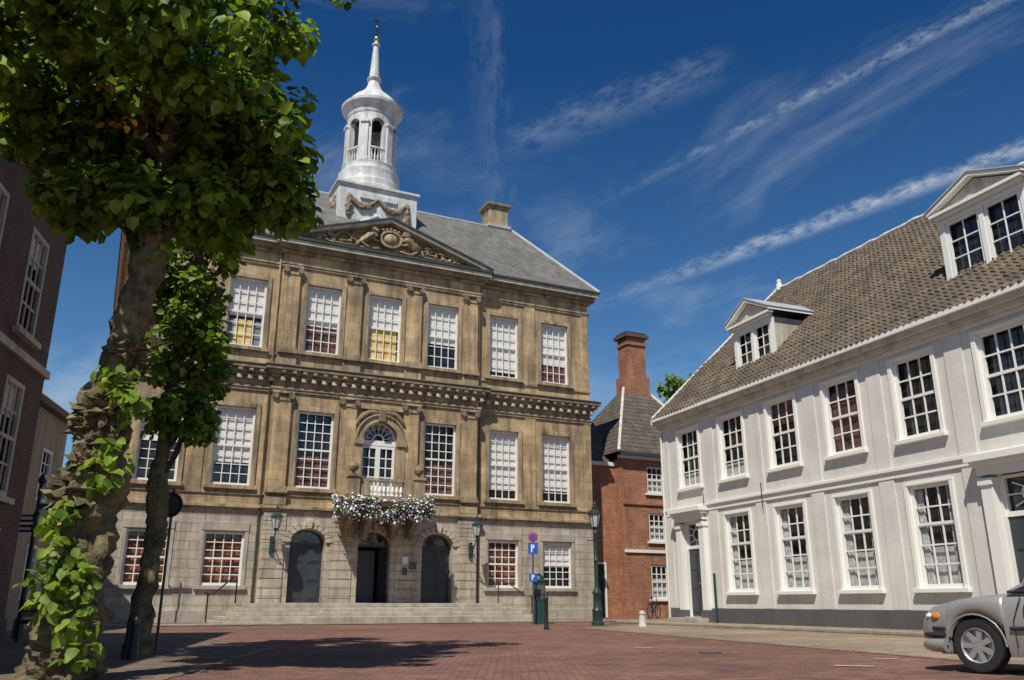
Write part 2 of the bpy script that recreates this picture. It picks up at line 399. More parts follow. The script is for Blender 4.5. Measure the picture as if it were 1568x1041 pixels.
b.ring(xc,7.96,.83,1.12,y-.2,y-.001,'sandstone_trim'); b.ring(xc,7.96,1.12,1.2,y-.28,y-.001,'sandstone_trim')
b.box(xc-.16,xc+.16,y-.34,y-.001,8.8,9.35,'carved_stone')
b.box(xc-1.45,xc+1.45,y-.2,y-.001,9.35,9.5,'sandstone_trim')
for sgn in (-1,1):
    b.tube([(xc+sgn*.2,y-.1,9.25),(xc+sgn*.6,y-.16,9.2),(xc+sgn*1.0,y-.16,8.9),(xc+sgn*1.2,y-.12,8.55)],[.08,.13,.11,.05],'carved_stone',7,4,.4)
b.done(bevel=.01)
# doors
b=B('entrance_doors',TH)
for i,xc in enumerate(doors):
    y=PY+.40
    open_=(i==1)
    if not open_:
        for sgn in (-1,1):
            x0=xc+(0.005 if sgn>0 else -.745); x1=x0+.74
            b.box(x0,x1,y,y+.07,.82,3.2,'door_paint')
            for (za,zb) in ((.95,1.55),(1.68,2.35),(2.48,3.08)):
                b.box(x0+.1,x1-.1,y-.025,y-.001,za,zb,'door_paint'); b.box(x0+.17,x1-.17,y-.045,y-.026,za+.07,zb-.07,'door_paint')
    else:
        for sgn in (-1,1):
            M4=Matrix.Translation((xc+sgn*.74,y-.02,0))@Matrix.Rotation(rad(-70*sgn),4,'Z')
            b.box(min(0,-sgn*.7),max(0,-sgn*.7),0,.06,.82,3.2,'door_paint',M4)
        b.box(xc-.42,xc+.42,y+.9,y+.95,.82,3.1,'sign_grey')
        b.box(xc-.75,xc+.75,y-.1,y+2,.80,.818,'step_stone')
    b.box(xc-.75,xc+.75,y-.03,y+.1,3.2,3.32,'door_paint')
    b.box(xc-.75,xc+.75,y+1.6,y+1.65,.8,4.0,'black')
    b.ring(xc,3.3,.66,.75,y,y+.06,'door_paint',ez=.73)
    for k in range(1,6):
        a=math.pi*k/6; b.tube([(xc,y+.03,3.32),(xc+.7*math.cos(a),y+.03,3.3+.5*math.sin(a))],.012,'sign_grey',4)
    b.box(xc-.75,xc+.75,y+.045,y+.05,3.3,3.86,'car_glass')
b.done()
b=B('entrance_steps',TH)
for k in range(5):
    o=(4-k)*.36
    b.box(5.9-o,17.0+o,PY-1.5-o,PY-.062,.16*k+.001,.16*(k+1),'step_stone')
b.box(8.7,14.2,PY-2.6,PY-1.5,.01,.62,'step_stone')
b.box(8.4,14.5,PY-2.95,PY-2.6,.012,.46,'step_stone'); b.box(8.1,14.8,PY-3.3,PY-2.95,.014,.30,'step_stone')
b.done(bevel=.02)
b=B('step_railings',TH)
for sgn,xe in ((-1,5.6),(1,17.3)):
    b.tube([(xe,PY-.4,1.75),(xe+sgn*.25,PY-.7,1.75),(xe+sgn*1.0,PY-1.3,1.15),(xe+sgn*1.35,PY-1.6,1.2)],.03,'black_iron',6,3)
    b.tube([(xe,PY-.4,1.75),(xe,PY-.4,.8)],.03,'black_iron',6); b.tube([(xe+sgn*1.2,PY-1.45,1.15),(xe+sgn*1.2,PY-1.45,.1)],.03,'black_iron',6)
b.done(True)
b=B('balcony',TH)
bx0,bx1=9.75,13.15
b.box(bx0-.1,bx1+.1,PY-1.55,PY-.3,4.95,5.08,'sandstone_trim'); b.box(bx0,bx1,PY-1.45,PY-.3,4.78,4.95,'sandstone_trim'); b.box(bx0-.02,bx1+.02,PY-1.48,PY-.3,5.08,5.28,'sandstone_trim')
for x in (bx0+.2,bx1-.2):
    b.box(x-.24,x+.24,PY-1.46,PY-.98,5.28,6.05,'sandstone_trim'); b.box(x-.29,x+.29,PY-1.51,PY-.93,6.05,6.17,'sandstone_trim')
    b.lathe([(.08,6.17),(.1,6.22),(.06,6.27),(.2,6.38),(.24,6.5),(.2,6.62),(.06,6.72),(0,6.78)],x,PY-1.22,'carved_stone',12)
    b.box(x-.1,x+.1,PY-.98,PY-.3,5.9,6.0,'sandstone_trim')
b.box(bx0+.44,bx1-.44,PY-1.36,PY-1.1,5.92,6.03,'sandstone_trim')
for x in (10.35,12.55): b.box(x-.3,x+.3,PY-1.36,PY-1.1,5.28,5.92,'sandstone_trim')
def baluster(b,x,y,z0,z1,m,r=.075):
    h=z1-z0; b.lathe([(r*.9,z0),(r*.9,z0+.08*h),(r*.45,z0+.14*h),(r*1.05,z0+.35*h),(r*.9,z0+.5*h),(r*.4,z0+.75*h),(r*.5,z0+.85*h),(r*.9,z0+.92*h),(r*.9,z1)],x,y,m,10)
for k in range(8): baluster(b,10.78+k*.193,PY-1.23,5.28,5.92,'white_paint')
for x in (9.95,11.45-.62,11.45+.62,12.95):
    for (ya,yb,za,zb) in ((PY-1.3,PY-.101,4.5,4.78),(PY-1.0,PY-.101,4.2,4.5),(PY-.65,PY-.101,3.9,4.2),(PY-.4,PY-.101,3.6,3.9)):
        b.box(x-.17,x+.17,ya,yb,za,zb,'carved_stone')
    b.tube([(x,PY-1.25,4.6),(x,PY-.9,4.25),(x,PY-.55,3.95),(x,PY-.35,3.5)],[.2,.16,.14,.1],'carved_stone',8,3,.4)
b.done()
# roof
b=B('roof',TH)
o=.52; z0=17.1; z1=22.0; i0=4.0; i1=2.6
R0=[(-o,-o,z0),(W+o,-o,z0),(W+o,D+o,z0),(-o,D+o,z0)]; R1=[(i1,i0,z1),(W-i1,i0,z1),(W-i1,D-i0,z1),(i1,D-i0,z1)]
for k in range(4):
    b.poly([R0[k],R0[(k+1)%4],R1[(k+1)%4],R1[k]],'slate')
    b.tube([R0[k],R1[k]],.08,'lead',6)
    b.tube([R1[k],R1[(k+1)%4]],.09,'lead',6)
b.poly(R1,'lead'); b.done()
# pediment
b=B('pediment',TH)
xc=11.42; xa,xb=PX0-.5,PX1+.5; zb_=17.12; za=18.9
y=PY
b.poly([(xa+.5,y-.02,zb_),(xb-.5,y-.02,zb_),(xc,y-.02,za-.2)],'sandstone')
def rake(off0,off1,y0,m):
    for sgn in (-1,1):
        xe=xa if sgn<0 else xb
        Lv=Vector((xc-xe,0,za-zb_)); n=Vector((-Lv.z,0,Lv.x)).normalized()
        if n.z<0: n=-n
        P0=Vector((xe,0,zb_)); P1=Vector((xc,0,za)); k=1/ n.z
        a=[P0+n*off0,P0+n*off1,P1+Vector((0,0,off1*k)),P1+Vector((0,0,off0*k))]
        f=[(p.x,y0,p.z) for p in a]; g=[(p.x,3.0,p.z) for p in a]
        b.grid([f,g],m,True); b.poly(f,m); b.poly(g,m)
rake(-.30,-.22,y-.14,'sandstone_trim'); rake(-.22,-.12,y-.26,'carved_stone'); rake(-.12,.03,y-.48,'cream_trim'); rake(.03,.11,y-.56,'dark_gutter')
b.done()
b=B('pediment_relief',TH)
yy=PY-.06; cm='sandstone_trim'
b.ell((xc,yy-.1,18.35),(.42,.25,.55),cm,16,10); b.ring(xc,18.35,.45,.58,yy-.28,yy,cm,0,2*math.pi,20,1.25)
for k in range(5): b.ell((xc-.4+k*.2,yy-.15,19.05+.08*(2-abs(k-2))),(.1,.14,.14),cm)
b.box(xc-.45,xc+.45,yy-.2,yy,18.88,18.98,cm)
for s in (-1,1):
    b.tube([(xc+s*.65,yy-.1,18.75),(xc+s*.95,yy-.15,18.45),(xc+s*1.3,yy-.15,18.0),(xc+s*1.55,yy-.12,17.75)],[.13,.27,.24,.12],cm,9,4,.35,4)
    b.ell((xc+s*.78,yy-.2,18.88),(.24,.24,.24),cm,10,8,.4,6)
    for (a,c) in (((1.0,18.5),(.55,18.45)),((1.05,18.3),(.6,18.05)),((1.5,17.85),(1.1,17.45)),((1.6,17.8),(1.7,17.4))):
        b.tube([(xc+s*a[0],yy-.15,a[1]),(xc+s*(a[0]+c[0])/2,yy-.2,(a[1]+c[1])/2-.05),(xc+s*c[0],yy-.18,c[1])],[.11,.09,.08],cm,6,2)
    b.tube([(xc+s*1.6,yy-.1,17.8),(xc+s*1.95,yy-.1,18.1),(xc+s*1.8,yy-.1,18.5),(xc+s*1.95,yy-.1,18.6)],[.06,.05,.05,.09],cm,6,4)
    for q,(px,pz,r) in enumerate(((2.25,17.95,.42),(3.0,17.75,.32),(3.6,17.58,.2))):
        pts=[(xc+s*(px+ (r*(1-t/22))*math.cos(t*.55+q)),yy-.1,pz+(r*(1-t/22))*math.sin(t*.55+q)) for t in range(18)]
        b.tube(pts,[.09*(1-t/30) for t in range(18)],cm,6,1,.5,8)
        for t in range(6): b.ell((xc+s*(px+.38*r*math.cos(t*1.3)*2.4),yy-.08,max(17.4,pz+r*.9*math.sin(t*1.3))),(.13,.13,.12),cm,7,5,.5,9)
    b.tube([(xc+s*.5,yy-.1,17.5),(xc+s*1.2,yy-.1,17.4),(xc+s*2.2,yy-.1,17.42),(xc+s*4.0,yy-.08,17.4)],[.1,.09,.08,.05],cm,7,5,.6,7)
b.v=[(p[0],p[1]-.06,17.22+(p[2]-17.30)*.64) for p in b.v]
b.done(True)
b=B('chimney',TH)
for cx_ in (19.4,3.5):
    b.box(cx_-.6,cx_+.6,4.0,5.2,20.9,23.3,'sandstone_trim'); b.box(cx_-.75,cx_+.75,3.85,5.35,22.0,22.2,'lead'); b.box(cx_-.68,cx_+.68,3.92,5.28,20.9,22.0,'cream_trim')
    b.box(cx_-.68,cx_+.68,3.92,5.28,23.3,23.42,'sandstone_trim'); b.box(cx_-.76,cx_+.76,3.84,5.36,23.42,23.6,'carved_stone')
b.done(bevel=.02)
# tower
b=B('tower_base',TH)
tx,ty=11.45,4.2
b.box(tx-2.15,tx+2.15,ty-2.15,ty+2.15,17.6,21.75,'tower_paint')
b.box(tx-2.22,tx+2.22,ty-2.22,ty+2.22,21.75,21.86,'tower_paint'); b.box(tx-2.28,tx+2.28,ty-2.28,ty+2.28,21.86,22.0,'tower_paint')
for s,rot in ((0,0),(1,math.pi/2),(2,-math.pi/2)):
    M4=Matrix.Translation((tx,ty,0))@Matrix.Rotation(rot,4,'Z')
    b.box(-1.0,1.0,-2.26,-2.151,21.15,21.45,'tower_paint',M4)
    for sg in (-1,1):
        P=[M4@Vector((sg*1.9,-2.16,19.2)),M4@Vector((0,-2.16,20.3))]; b.tube(P,.09,'tower_paint',6)
    for a in (-1.6,1.6):
        P=[M4@Vector((a,-2.2,z)) for z in (21.3,21.0,20.6,20.2,19.9)]
        b.tube(P,[.06,.15,.18,.13,.04],'carved_stone',8,3,.6,7)
    for (xa_,xb_) in ((-1.6,0),(0,1.6)):
        P=[M4@Vector((xa_+(xb_-xa_)*t/8,-2.22,21.25-.6*math.sin(math.pi*t/8))) for t in range(9)]
        b.tube(P,[.06,.10,.14,.17,.18,.17,.14,.10,.06],'carved_stone',8,2,.6,7)
b.box(tx-1.95,tx+1.95,ty-1.95,ty+1.95,22.0,22.15,'lead')
b.done(bevel=.02)
b=B('tower_lantern',TH)
T='tower_paint'
b.lathe([(1.95,22.15),(1.95,22.32),(1.85,22.4),(1.85,22.7),(1.72,22.8),(1.66,23.1),(1.72,23.35),(1.72,23.45),(1.58,23.5),(1.52,23.8),(1.56,23.9),(1.5,23.95)],tx,ty,T,48)
N=96; r0,r1=1.06,1.38; zb0,zt=23.95,27.15
sp=2*math.pi/6; hw=.40/1.38*1.0
def arcz(a):
    d=((a+sp/2)%sp)-sp/2
    if abs(d)<hw: return 26.25+ .42*math.sqrt(max(0,1-(d/hw)**2))
    return None
for k in range(N):
    a0=2*math.pi*k/N; a1=2*math.pi*(k+1)/N; am=(a0+a1)/2+math.pi/2
    z=arcz(am)
    za_,zb2=(zb0,zt) if z is None else (z,zt)
    def P(r,a,zz): return (tx+r*math.cos(a),ty+r*math.sin(a),zz)
    b.poly([P(r1,a0,za_),P(r1,a1,za_),P(r1,a1,zb2),P(r1,a0,zb2)],T); b.poly([P(r0,a1,za_),P(r0,a0,za_),P(r0,a0,zb2),P(r0,a1,zb2)],T)
    b.poly([P(r0,a0,za_),P(r0,a1,za_),P(r1,a1,za_),P(r1,a0,za_)],T)
    if (arcz(am) is None)!=(arcz(am-2*math.pi/N) is None):
        b.poly([P(r0,a0,zb0),P(r1,a0,zb0),P(r1,a0,26.6),P(r0,a0,26.6)],T)
for k in range(6):
    a=math.pi/2*3+k*sp
    am=a+sp/2
    M4=Matrix.Translation((tx,ty,0))@Matrix.Rotation(am,4,'Z')
    b.box(1.36,1.46,-.2,.2,24.0,26.3,T,M4); b.box(1.34,1.54,-.26,.26,26.3,26.42,T,M4); b.box(1.34,1.5,-.24,.24,23.96,24.15,T,M4)
    M5=Matrix.Translation((tx,ty,0))@Matrix.Rotation(a,4,'Z')
    b.box(1.22,1.36,-.42,.42,24.78,24.88,T,M5)
    for q in range(4):
        p=M5@Vector((1.28,-.27+q*.18,0)); baluster(b,p.x,p.y,23.96,24.78,'tower_paint',.06)
b.lathe([(1.40,27.02),(1.44,27.1),(1.44,27.35),(1.5,27.42),(1.62,27.55),(1.74,27.66),(1.76,27.82),(1.70,27.86)],tx,ty,T,48)
b.lathe([(1.70,27.86),(1.52,28.0),(1.30,28.35),(1.05,28.62),(.78,28.85),(.52,29.15),(.38,29.45),(.33,29.75),(.40,29.8),(.44,29.92),(.36,30.02),(.28,30.05),(.30,30.3),(.27,30.5),(.20,31.6),(.15,32.2),(.24,32.26),(.24,32.34),(.12,32.4),(.07,32.6)],tx,ty,T,32)
b.lathe([(.9,27.1),(.9,27.0),(0,27.0)],tx,ty,'black',16)
b.lathe([(0,24.9),(.12,25.0),(.2,25.4),(.3,25.6),(.46,25.3),(.5,25.25)],tx,ty,'black_iron',16)
b.tube([(tx,ty,25.5),(tx,ty,27.0)],.05,'black_iron',6)
b.done(True)
b=B('weather_vane',TH)
b.tube([(tx,ty,32.5),(tx,ty,34.7)],[.035,.015],'black_iron',6); b.ell((tx,ty,32.75),(.16,.16,.16),'gold')
b.tube([(tx-.35,ty,33.3),(tx+.35,ty,33.3)],.015,'black_iron',5); b.tube([(tx,ty-.35,33.3),(tx,ty+.35,33.3)],.015,'black_iron',5)
b.ell((tx,ty,33.6),(.07,.07,.07),'gold')
b.poly([(tx-.3,ty,33.95),(tx-.1,ty,33.88),(tx+.2,ty,33.95),(tx+.1,ty,34.1),(tx-.05,ty,34.04),(tx-.2,ty,34.1)],'black_iron')
b.done(True)
def lantern(b,x,y,z,s=1.,m='green_iron',seg=6):
    b.lathe([(.05*s,z-.08*s),(.10*s,z),(.12*s,z+.03*s)],x,y,m,seg)
    b.lathe([(.115*s,z+.03*s),(.215*s,z+.48*s)],x,y,'lantern_glass',seg)
    for k in range(seg):
        a=2*math.pi*k/seg; b.tube([(x+.12*s*math.cos(a),y+.12*s*math.sin(a),z+.02*s),(x+.225*s*math.cos(a),y+.225*s*math.sin(a),z+.5*s)],.014*s,m,4)
    b.lathe([(.26*s,z+.48*s),(.27*s,z+.52*s),(.18*s,z+.62*s),(.09*s,z+.70*s),(.11*s,z+.74*s),(.05*s,z+.80*s),(.06*s,z+.86*s),(.012*s,z+.98*s)],x,y,m,seg)
b=B('wall_lanterns',TH)
for x in (6.9,16.0):
    lantern(b,x,PY-.85,3.75,1.0)
    b.tube([(x,PY-.1,3.35),(x,PY-.5,3.3),(x,PY-.85,3.65)],.03,'green_iron',6,4); b.tube([(x,PY-.1,3.0),(x,PY-.35,3.05),(x,PY-.55,3.3)],.02,'green_iron',6,4)
    b.box(x-.08,x+.08,PY-.16,PY-.062,2.8,3.5,'green_iron')
b.done()
b=B('wall_plaques',TH)
b.box(12.7,12.95,PY-.14,PY-.061,2.5,2.8,'sign_white'); b.box(13.05,13.35,PY-.14,PY-.061,2.25,2.5,'sign_grey'); b.box(12.72,12.93,PY-.14,PY-.061,2.0,2.3,'sign_grey')
b.done()
b=B('downpipes',TH)
for x in (PX1+.12,PX0-.12): b.tube([(x,-.09,16.9),(x,-.09,11.05)],.045,'sandstone_trim',6); b.tube([(x,-.09,10.3),(x,-.09,.1)],.045,'dark_gutter',6)
b.done()
def leaves(name,parent,C,n,size,mats,probs,spread,droop=.5):
    C=np.asarray(C,float); k=len(C)
    idx=np.random.randint(0,k,n); d=np.random.normal(size=(n,3)); d/=np.linalg.norm(d,axis=1)[:,None]
    r=np.random.rand(n)**.5
    P=C[idx]+d*r[:,None]*np.asarray(spread)
    nrm=d*.7+np.random.normal(size=(n,3))*.4+np.array([0,-.2,.6]); nrm/=np.linalg.norm(nrm,axis=1)[:,None]
    t=d*.6+np.random.normal(size=(n,3))*.5+np.array([0,0,-droop]); t-=nrm*(t*nrm).sum(1)[:,None]; t/=np.linalg.norm(t,axis=1)[:,None]
    s=np.cross(nrm,t); sz=size*(.5+.9*np.random.rand(n))
    shp=np.array([[0,0,0],[.42,.22,.10],[.36,.66,.08],[0,1.05,-.06],[-.36,.66,.08],[-.42,.22,.10]])
    V=P[:,None,:]+sz[:,None,None]*(shp[None,:,0,None]*s[:,None,:]+shp[None,:,1,None]*t[:,None,:]+shp[None,:,2,None]*nrm[:,None,:])
    V=V.reshape(-1,3)
    base=(np.arange(n)*6)[:,None]
    F=np.concatenate([base+np.array([[0,1,2,3]]),base+np.array([[0,3,4,5]])],1).reshape(-1,4)
    me=bpy.data.meshes.new(name); me.vertices.add(len(V)); me.vertices.foreach_set('co',V.ravel())
    me.loops.add(F.size); me.loops.foreach_set('vertex_index',F.ravel().astype(np.int32)); me.polygons.add(len(F)); me.polygons.foreach_set('loop_start',np.arange(len(F))*4)
    mi=np.random.choice(len(mats),n,p=probs); me.polygons.foreach_set('material_index',np.repeat(mi,2).astype(np.int32))
    for m in mats: me.materials.append(MATS[m])
    me.update(calc_edges=True); me.validate()
    o=bpy.data.objects.new(name,me); sc.collection.objects.link(o)
    if parent: o.parent=parent
    return o
FL=empty('balcony_flowers',(-16.51,34.04,0),ang)
C=[]
for k in range(120):
    u=random.random(); x=9.45+u*4.0; C.append((x,PY-1.75+random.uniform(-.2,.2),4.92+random.uniform(-.45,.3)-.2*math.sin(u*math.pi)))
for k in range(30):
    C.append((random.choice((9.5,13.4))+random.uniform(-.15,.15),PY-random.uniform(.6,1.7),4.9+random.uniform(-.3,.3)))
leaves('foliage',FL,C,4200,.10,['leaf_dark','leaf_green'],[.85,.15],.2)
leaves('blossoms',FL,C,4000,.085,['flower_white','flower_purple'],[.72,.28],.27)
b=B('flower_box',FL); b.box(9.5,13.4,PY-1.95,PY-1.6,4.75,4.98,'wood_dark'); b.done()

# ============================================================ WHITE HOUSE (right)
WH=empty('white_house',(6.6,37.0,0),math.atan2(-.931,.365))
L=25.; Dp=14.2; gz=.10
cs=[2.05+2.98*i for i in range(8)]
b=B('walls',WH)
ww=1.46
ops=[(c-ww/2,c+ww/2,5.35,7.75) for c in cs]
low=[(c-ww/2,c+ww/2,1.2,4.02) for i,c in enumerate(cs) if i not in (0,5)]
dr=[(cs[0]-.6,cs[0]+.6,.3,3.95),(cs[5]-.75,cs[5]+.75,.45,4.0)]
b.wall(0,L,gz,8.4,0,ops+low+dr,.2,'plaster','white_paint')
rz=15.6; ry=7.1
b.poly([(0,0,gz),(0,0,8.4),(0,ry,rz-.15),(0,Dp,8.4),(0,Dp,gz)],'plaster'); b.poly([(L,0,gz),(L,Dp,gz),(L,Dp,8.4),(L,ry,rz-.15),(L,0,8.4)],'plaster')
b.poly([(0,Dp,gz),(L,Dp,gz),(L,Dp,8.4),(0,Dp,8.4)],'plaster')
b.done()
b=B('trim',WH)
b.box(-.04,cs[0]-.95,-.05,-.001,gz,.62,'plinth_grey'); b.box(cs[0]+.95,cs[5]-1.3,-.05,-.001,gz,.62,'plinth_grey'); b.box(cs[5]+1.3,L,-.05,-.001,gz,.62,'plinth_grey')
b.box(-.06,L,-.12,-.001,4.50,4.60,'white_paint'); b.box(-.04,L,-.06,-.001,4.30,4.5,'white_paint')
b.box(-.03,L,-.10,-.001,7.95,8.08,'plaster'); b.box(-.05,L,-.22,-.001,8.08,8.24,'cream_trim'); b.box(-.07,L,-.36,-.001,8.24,8.40,'cream_trim'); b.box(-.08,L,-.46,-.2,8.40,8.54,'white_paint')
mids=[cs[i]+1.49 for i in range(7)]
for x in [.28]+mids:
    w=.30 if x>.5 else .24
    b.box(x-w,x+w,-.04,-.001,4.60,7.95,'plaster')
    b.box(x-w,x+w,-.04,-.001,.62,4.30,'plaster')
for i,c in enumerate(cs):
    h=ww/2
    zs=[(5.35,7.75)]+([(1.2,4.02)] if i not in (0,5) else [])
    for z0,z1 in zs:
        b.box(c-h-.14,c-h,-.06,-.001,z0,z1,'white_paint'); b.box(c+h,c+h+.14,-.06,-.001,z0,z1,'white_paint')
        b.box(c-h-.14,c+h+.14,-.063,-.001,z1,z1+.08,'white_paint'); b.box(c-h-.2,c+h+.2,-.15,-.001,z0-.12,z0,'white_paint')
b.done(bevel=.012)
b=B('windows',WH)
random.seed(11)
for i,c in enumerate(cs):
    kw=dict(low='net_curtain',lowf=.22) if i in (0,1,6) else (dict(low='room_maroon',lowf=.9) if i==3 else (dict(blind=.35,bm='room_maroon') if i==2 else {}))
    window(b,c,5.35,7.75,ww,.06,3,4,fw=.10,mw=.045,**kw)
    if i not in (0,5):
        window(b,c,1.2,4.02,ww,.06,3,5,fw=.10,mw=.045,rail=.62,low='net_curtain',lowf=.38,bd=.15)
        h=ww/2
        for s in (-1,1):
            for q in range(3):
                x=c+s*(h-.12-q*.08); b.tube([(x,.21,1.3),(x+random.uniform(-.02,.02),.21,3.9)],.045,'net_curtain',6)
b.done()
b=B('door_surrounds',WH)
for c,h,zt_ in ((cs[0],.6,3.95),(cs[5],.75,4.0)):
    for s in (-1,1):
        x=c+s*(h+.22); b.box(x-.17,x+.17,-.22,-.001,gz+.45,3.9,'white_paint'); b.box(x-.21,x+.21,-.27,-.001,gz,gz+.45,'plinth_grey'); b.box(x-.21,x+.21,-.27,-.001,3.72,3.9,'white_paint')
    b.box(c-h-.42,c+h+.42,-.26,-.003,3.97,4.2,'white_paint'); b.box(c-h-.5,c+h+.5,-.38,-.003,4.2,4.32,'white_paint'); b.box(c-h-.56,c+h+.56,-.5,-.003,4.32,4.49,'white_paint')
    b.box(c-h,c+h,.12,.2,.3,2.9,'door_paint')
    for (za_,zb2) in ((.45,1.2),(1.35,2.0),(2.1,2.75)):
        for s in (-1,1): b.box(c+s*h*.5-h*.36,c+s*h*.5+h*.36,.09,.119,za_,zb2,'door_paint')
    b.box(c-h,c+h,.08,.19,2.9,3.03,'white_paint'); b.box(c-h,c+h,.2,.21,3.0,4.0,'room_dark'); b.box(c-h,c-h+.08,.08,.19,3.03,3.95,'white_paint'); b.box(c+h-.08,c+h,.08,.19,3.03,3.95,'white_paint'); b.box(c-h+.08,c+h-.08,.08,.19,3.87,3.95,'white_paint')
    b.ring(c,3.45,.2,.25,.1,.14,'white_paint',0,2*math.pi,16)
    for k in range(8):
        a=2*math.pi*k/8; b.tube([(c+.24*math.cos(a),.12,3.45+.24*math.sin(a)),(c+(h-.08)*math.cos(a)*1.0,.12,3.45+.42*math.sin(a))],.022,'white_paint',5)
    b.box(c-h-.5,c+h+.5,-.75,-.28,gz,gz+.16,'step_stone'); b.box(c-h,c+h,-.28,.2,gz,.299,'step_stone')
    b.ell((c+.1,.06,1.55),(.03,.03,.03),'gold')
b.done(bevel=.01)
b=B('roof_tiles',WH)
y0,z0_=-.42,8.48; y1,z1_=ry,rz
Ls=math.hypot(y1-y0,z1_-z0_); uy,uz=(y1-y0)/Ls,(z1_-z0_)/Ls; ny,nz_=-uz,uy
rows_n=31; tw=.235; nc=int((L+.1)/tw); sub=6
for j in range(rows_n):
    a0=Ls*j/rows_n; a1=Ls*(j+1)/rows_n+.03
    rws=[]
    for (a,lift) in ((a0,.0),(a0,.06),(a1,.015)):
        row=[]
        for k in range(nc*sub+1):
            x=-.05+k*tw/sub; ph=(k%sub)/sub*2*math.pi
            wv=.048*math.sin(ph)+.012*math.sin(2*ph)+.022*noise.noise(Vector((k//sub*.7,j*.9,3)))
            sag=.07*noise.noise(Vector((x*.3,a*.4,0)))
            h=lift+wv+sag
            row.append((x,y0+uy*a+ny*h,z0_+uz*a+nz_*h))
        rws.append(row)
    b.grid(rws,'pantile')
b.done(True)
b=B('roof_structure',WH)
b.poly([(0,y0+.1,z0_-.15),(L,y0+.1,z0_-.15),(L,ry,rz-.19),(0,ry,rz-.19)],'wood_dark')
b.poly([(-.1,Dp+.5,8.5),(L,Dp+.5,8.5),(L,ry,rz-.03),(-.1,ry,rz-.03)],'house_tile')
pts=[(x*.4-.1,ry,rz+.06+.02*math.sin(x*2.1)) for x in range(int(L/.4)+1)]
b.tube(pts,[.11 if k%2 else .135 for k in range(len(pts))],'mortar',8)
b.grid([[(-.14,y0-.02,z0_-.16),(.0,y0-.02,z0_-.16),(.0,y0-.02,z0_+.14),(-.14,y0-.02,z0_+.14)],[(-.14,ry,rz-.14),(.0,ry,rz-.14),(.0,ry,rz+.18),(-.14,ry,rz+.18)]],'white_paint',True)
b.grid([[(-.14,ry,rz-.14),(.0,ry,rz-.14),(.0,ry,rz+.18),(-.14,ry,rz+.18)],[(-.14,Dp+.5,8.35),(.0,Dp+.5,8.35),(.0,Dp+.5,8.65),(-.14,Dp+.5,8.65)]],'white_paint',True)
b.lathe([(.16,rz),(.16,rz+.3),(.1,rz+.35),(.13,rz+.5),(.02,rz+.6)],.15,ry,'white_paint',10); b.tube([(.15,ry,rz+.5),(.15,ry,rz+1.1)],.015,'black_iron',5)
b.done()
def dormer(name,c,yf,w,z0,z1,zp,oh=.2):
    b=B(name,WH); h=w/2; P='white_paint'
    b.box(c-h,c-h+.12,yf,yf+.14,z0,z1,P); b.box(c+h-.12,c+h,yf,yf+.14,z0,z1,P); b.box(c-h+.12,c+h-.12,yf,yf+.12,z0,z0+.14,P); b.box(c-h+.12,c+h-.12,yf,yf+.12,z1-.14,z1,P)
    b.box(c-.08,c+.08,yf-.02,yf+.12,z0+.14,z1-.14,P)
    for s in (-1,1):
        window(b,c+s*(h/2-.02),z0+.14,z1-.14,h-.22,yf+.03,2,3,fw=.09,mw=.045,rail=0)
        xs=c+s*h
        b.poly([(xs,yf+.02,z0),(xs,yf+(z1-z0)+.1,z1),(xs,yf+.02,z1)],'cream_trim')
        b.box(min(xs,xs+s*.1),max(xs,xs+s*.1),yf+.01,yf+.11,z0,z1,P)
    b.box(c-h-.14,c+h+.14,yf-.12,yf-.02,z0-.12,z0,P)
    b.box(c-h-oh*.6,c+h+oh*.6,yf-.14,yf+.02,z1,z1+.10,P); b.box(c-h-oh,c+h+oh,yf-.24,yf+.02,z1+.10,z1+.20,P)
    za_=z1+.20
    b.poly([(c-h-.1,yf-.05,za_),(c+h+.1,yf-.05,za_),(c,yf-.05,zp-.12)],'cream_trim')
    for s in (-1,1):
        e=c+s*(h+oh+.05)
        f=[(e,yf-.26,za_),(e,yf-.26,za_+.11),(c,yf-.26,zp+.06),(c,yf-.26,zp-.07)]; g=[(p[0],yf+(zp-z0)+.3,p[2]) for p in f]
        b.grid([f,g],P,True); b.poly(f,P)
        e2=e+s*.03
        f=[(e2,yf-.30,za_+.11),(e2,yf-.30,za_+.15),(c,yf-.30,zp+.11),(c,yf-.30,zp+.062)]; g=[(p[0],yf+(zp-z0)+.35,p[2]) for p in f]
        b.grid([f,g],'lead',True); b.poly(f,'lead')
    b.done(bevel=.01)
dormer('dormer_small',5.5,1.05,2.3,9.75,11.45,12.45)
dormer('dormer_large',16.1,1.2,2.75,9.85,11.95,12.85)
b=B('ironwork',WH)
for x in (3.1,6.75):
    b.tube([(x,-.14,4.95),(x,-.14,4.1)],.018,'black_iron',5)
b.tube([(.08,-.1,8.2),(.08,-.1,.2)],.05,'plaster',6)
b.tube([(3.42,-.1,1.9),(3.42,-.1,.15)],.05,'green_iron',6)
b.done()

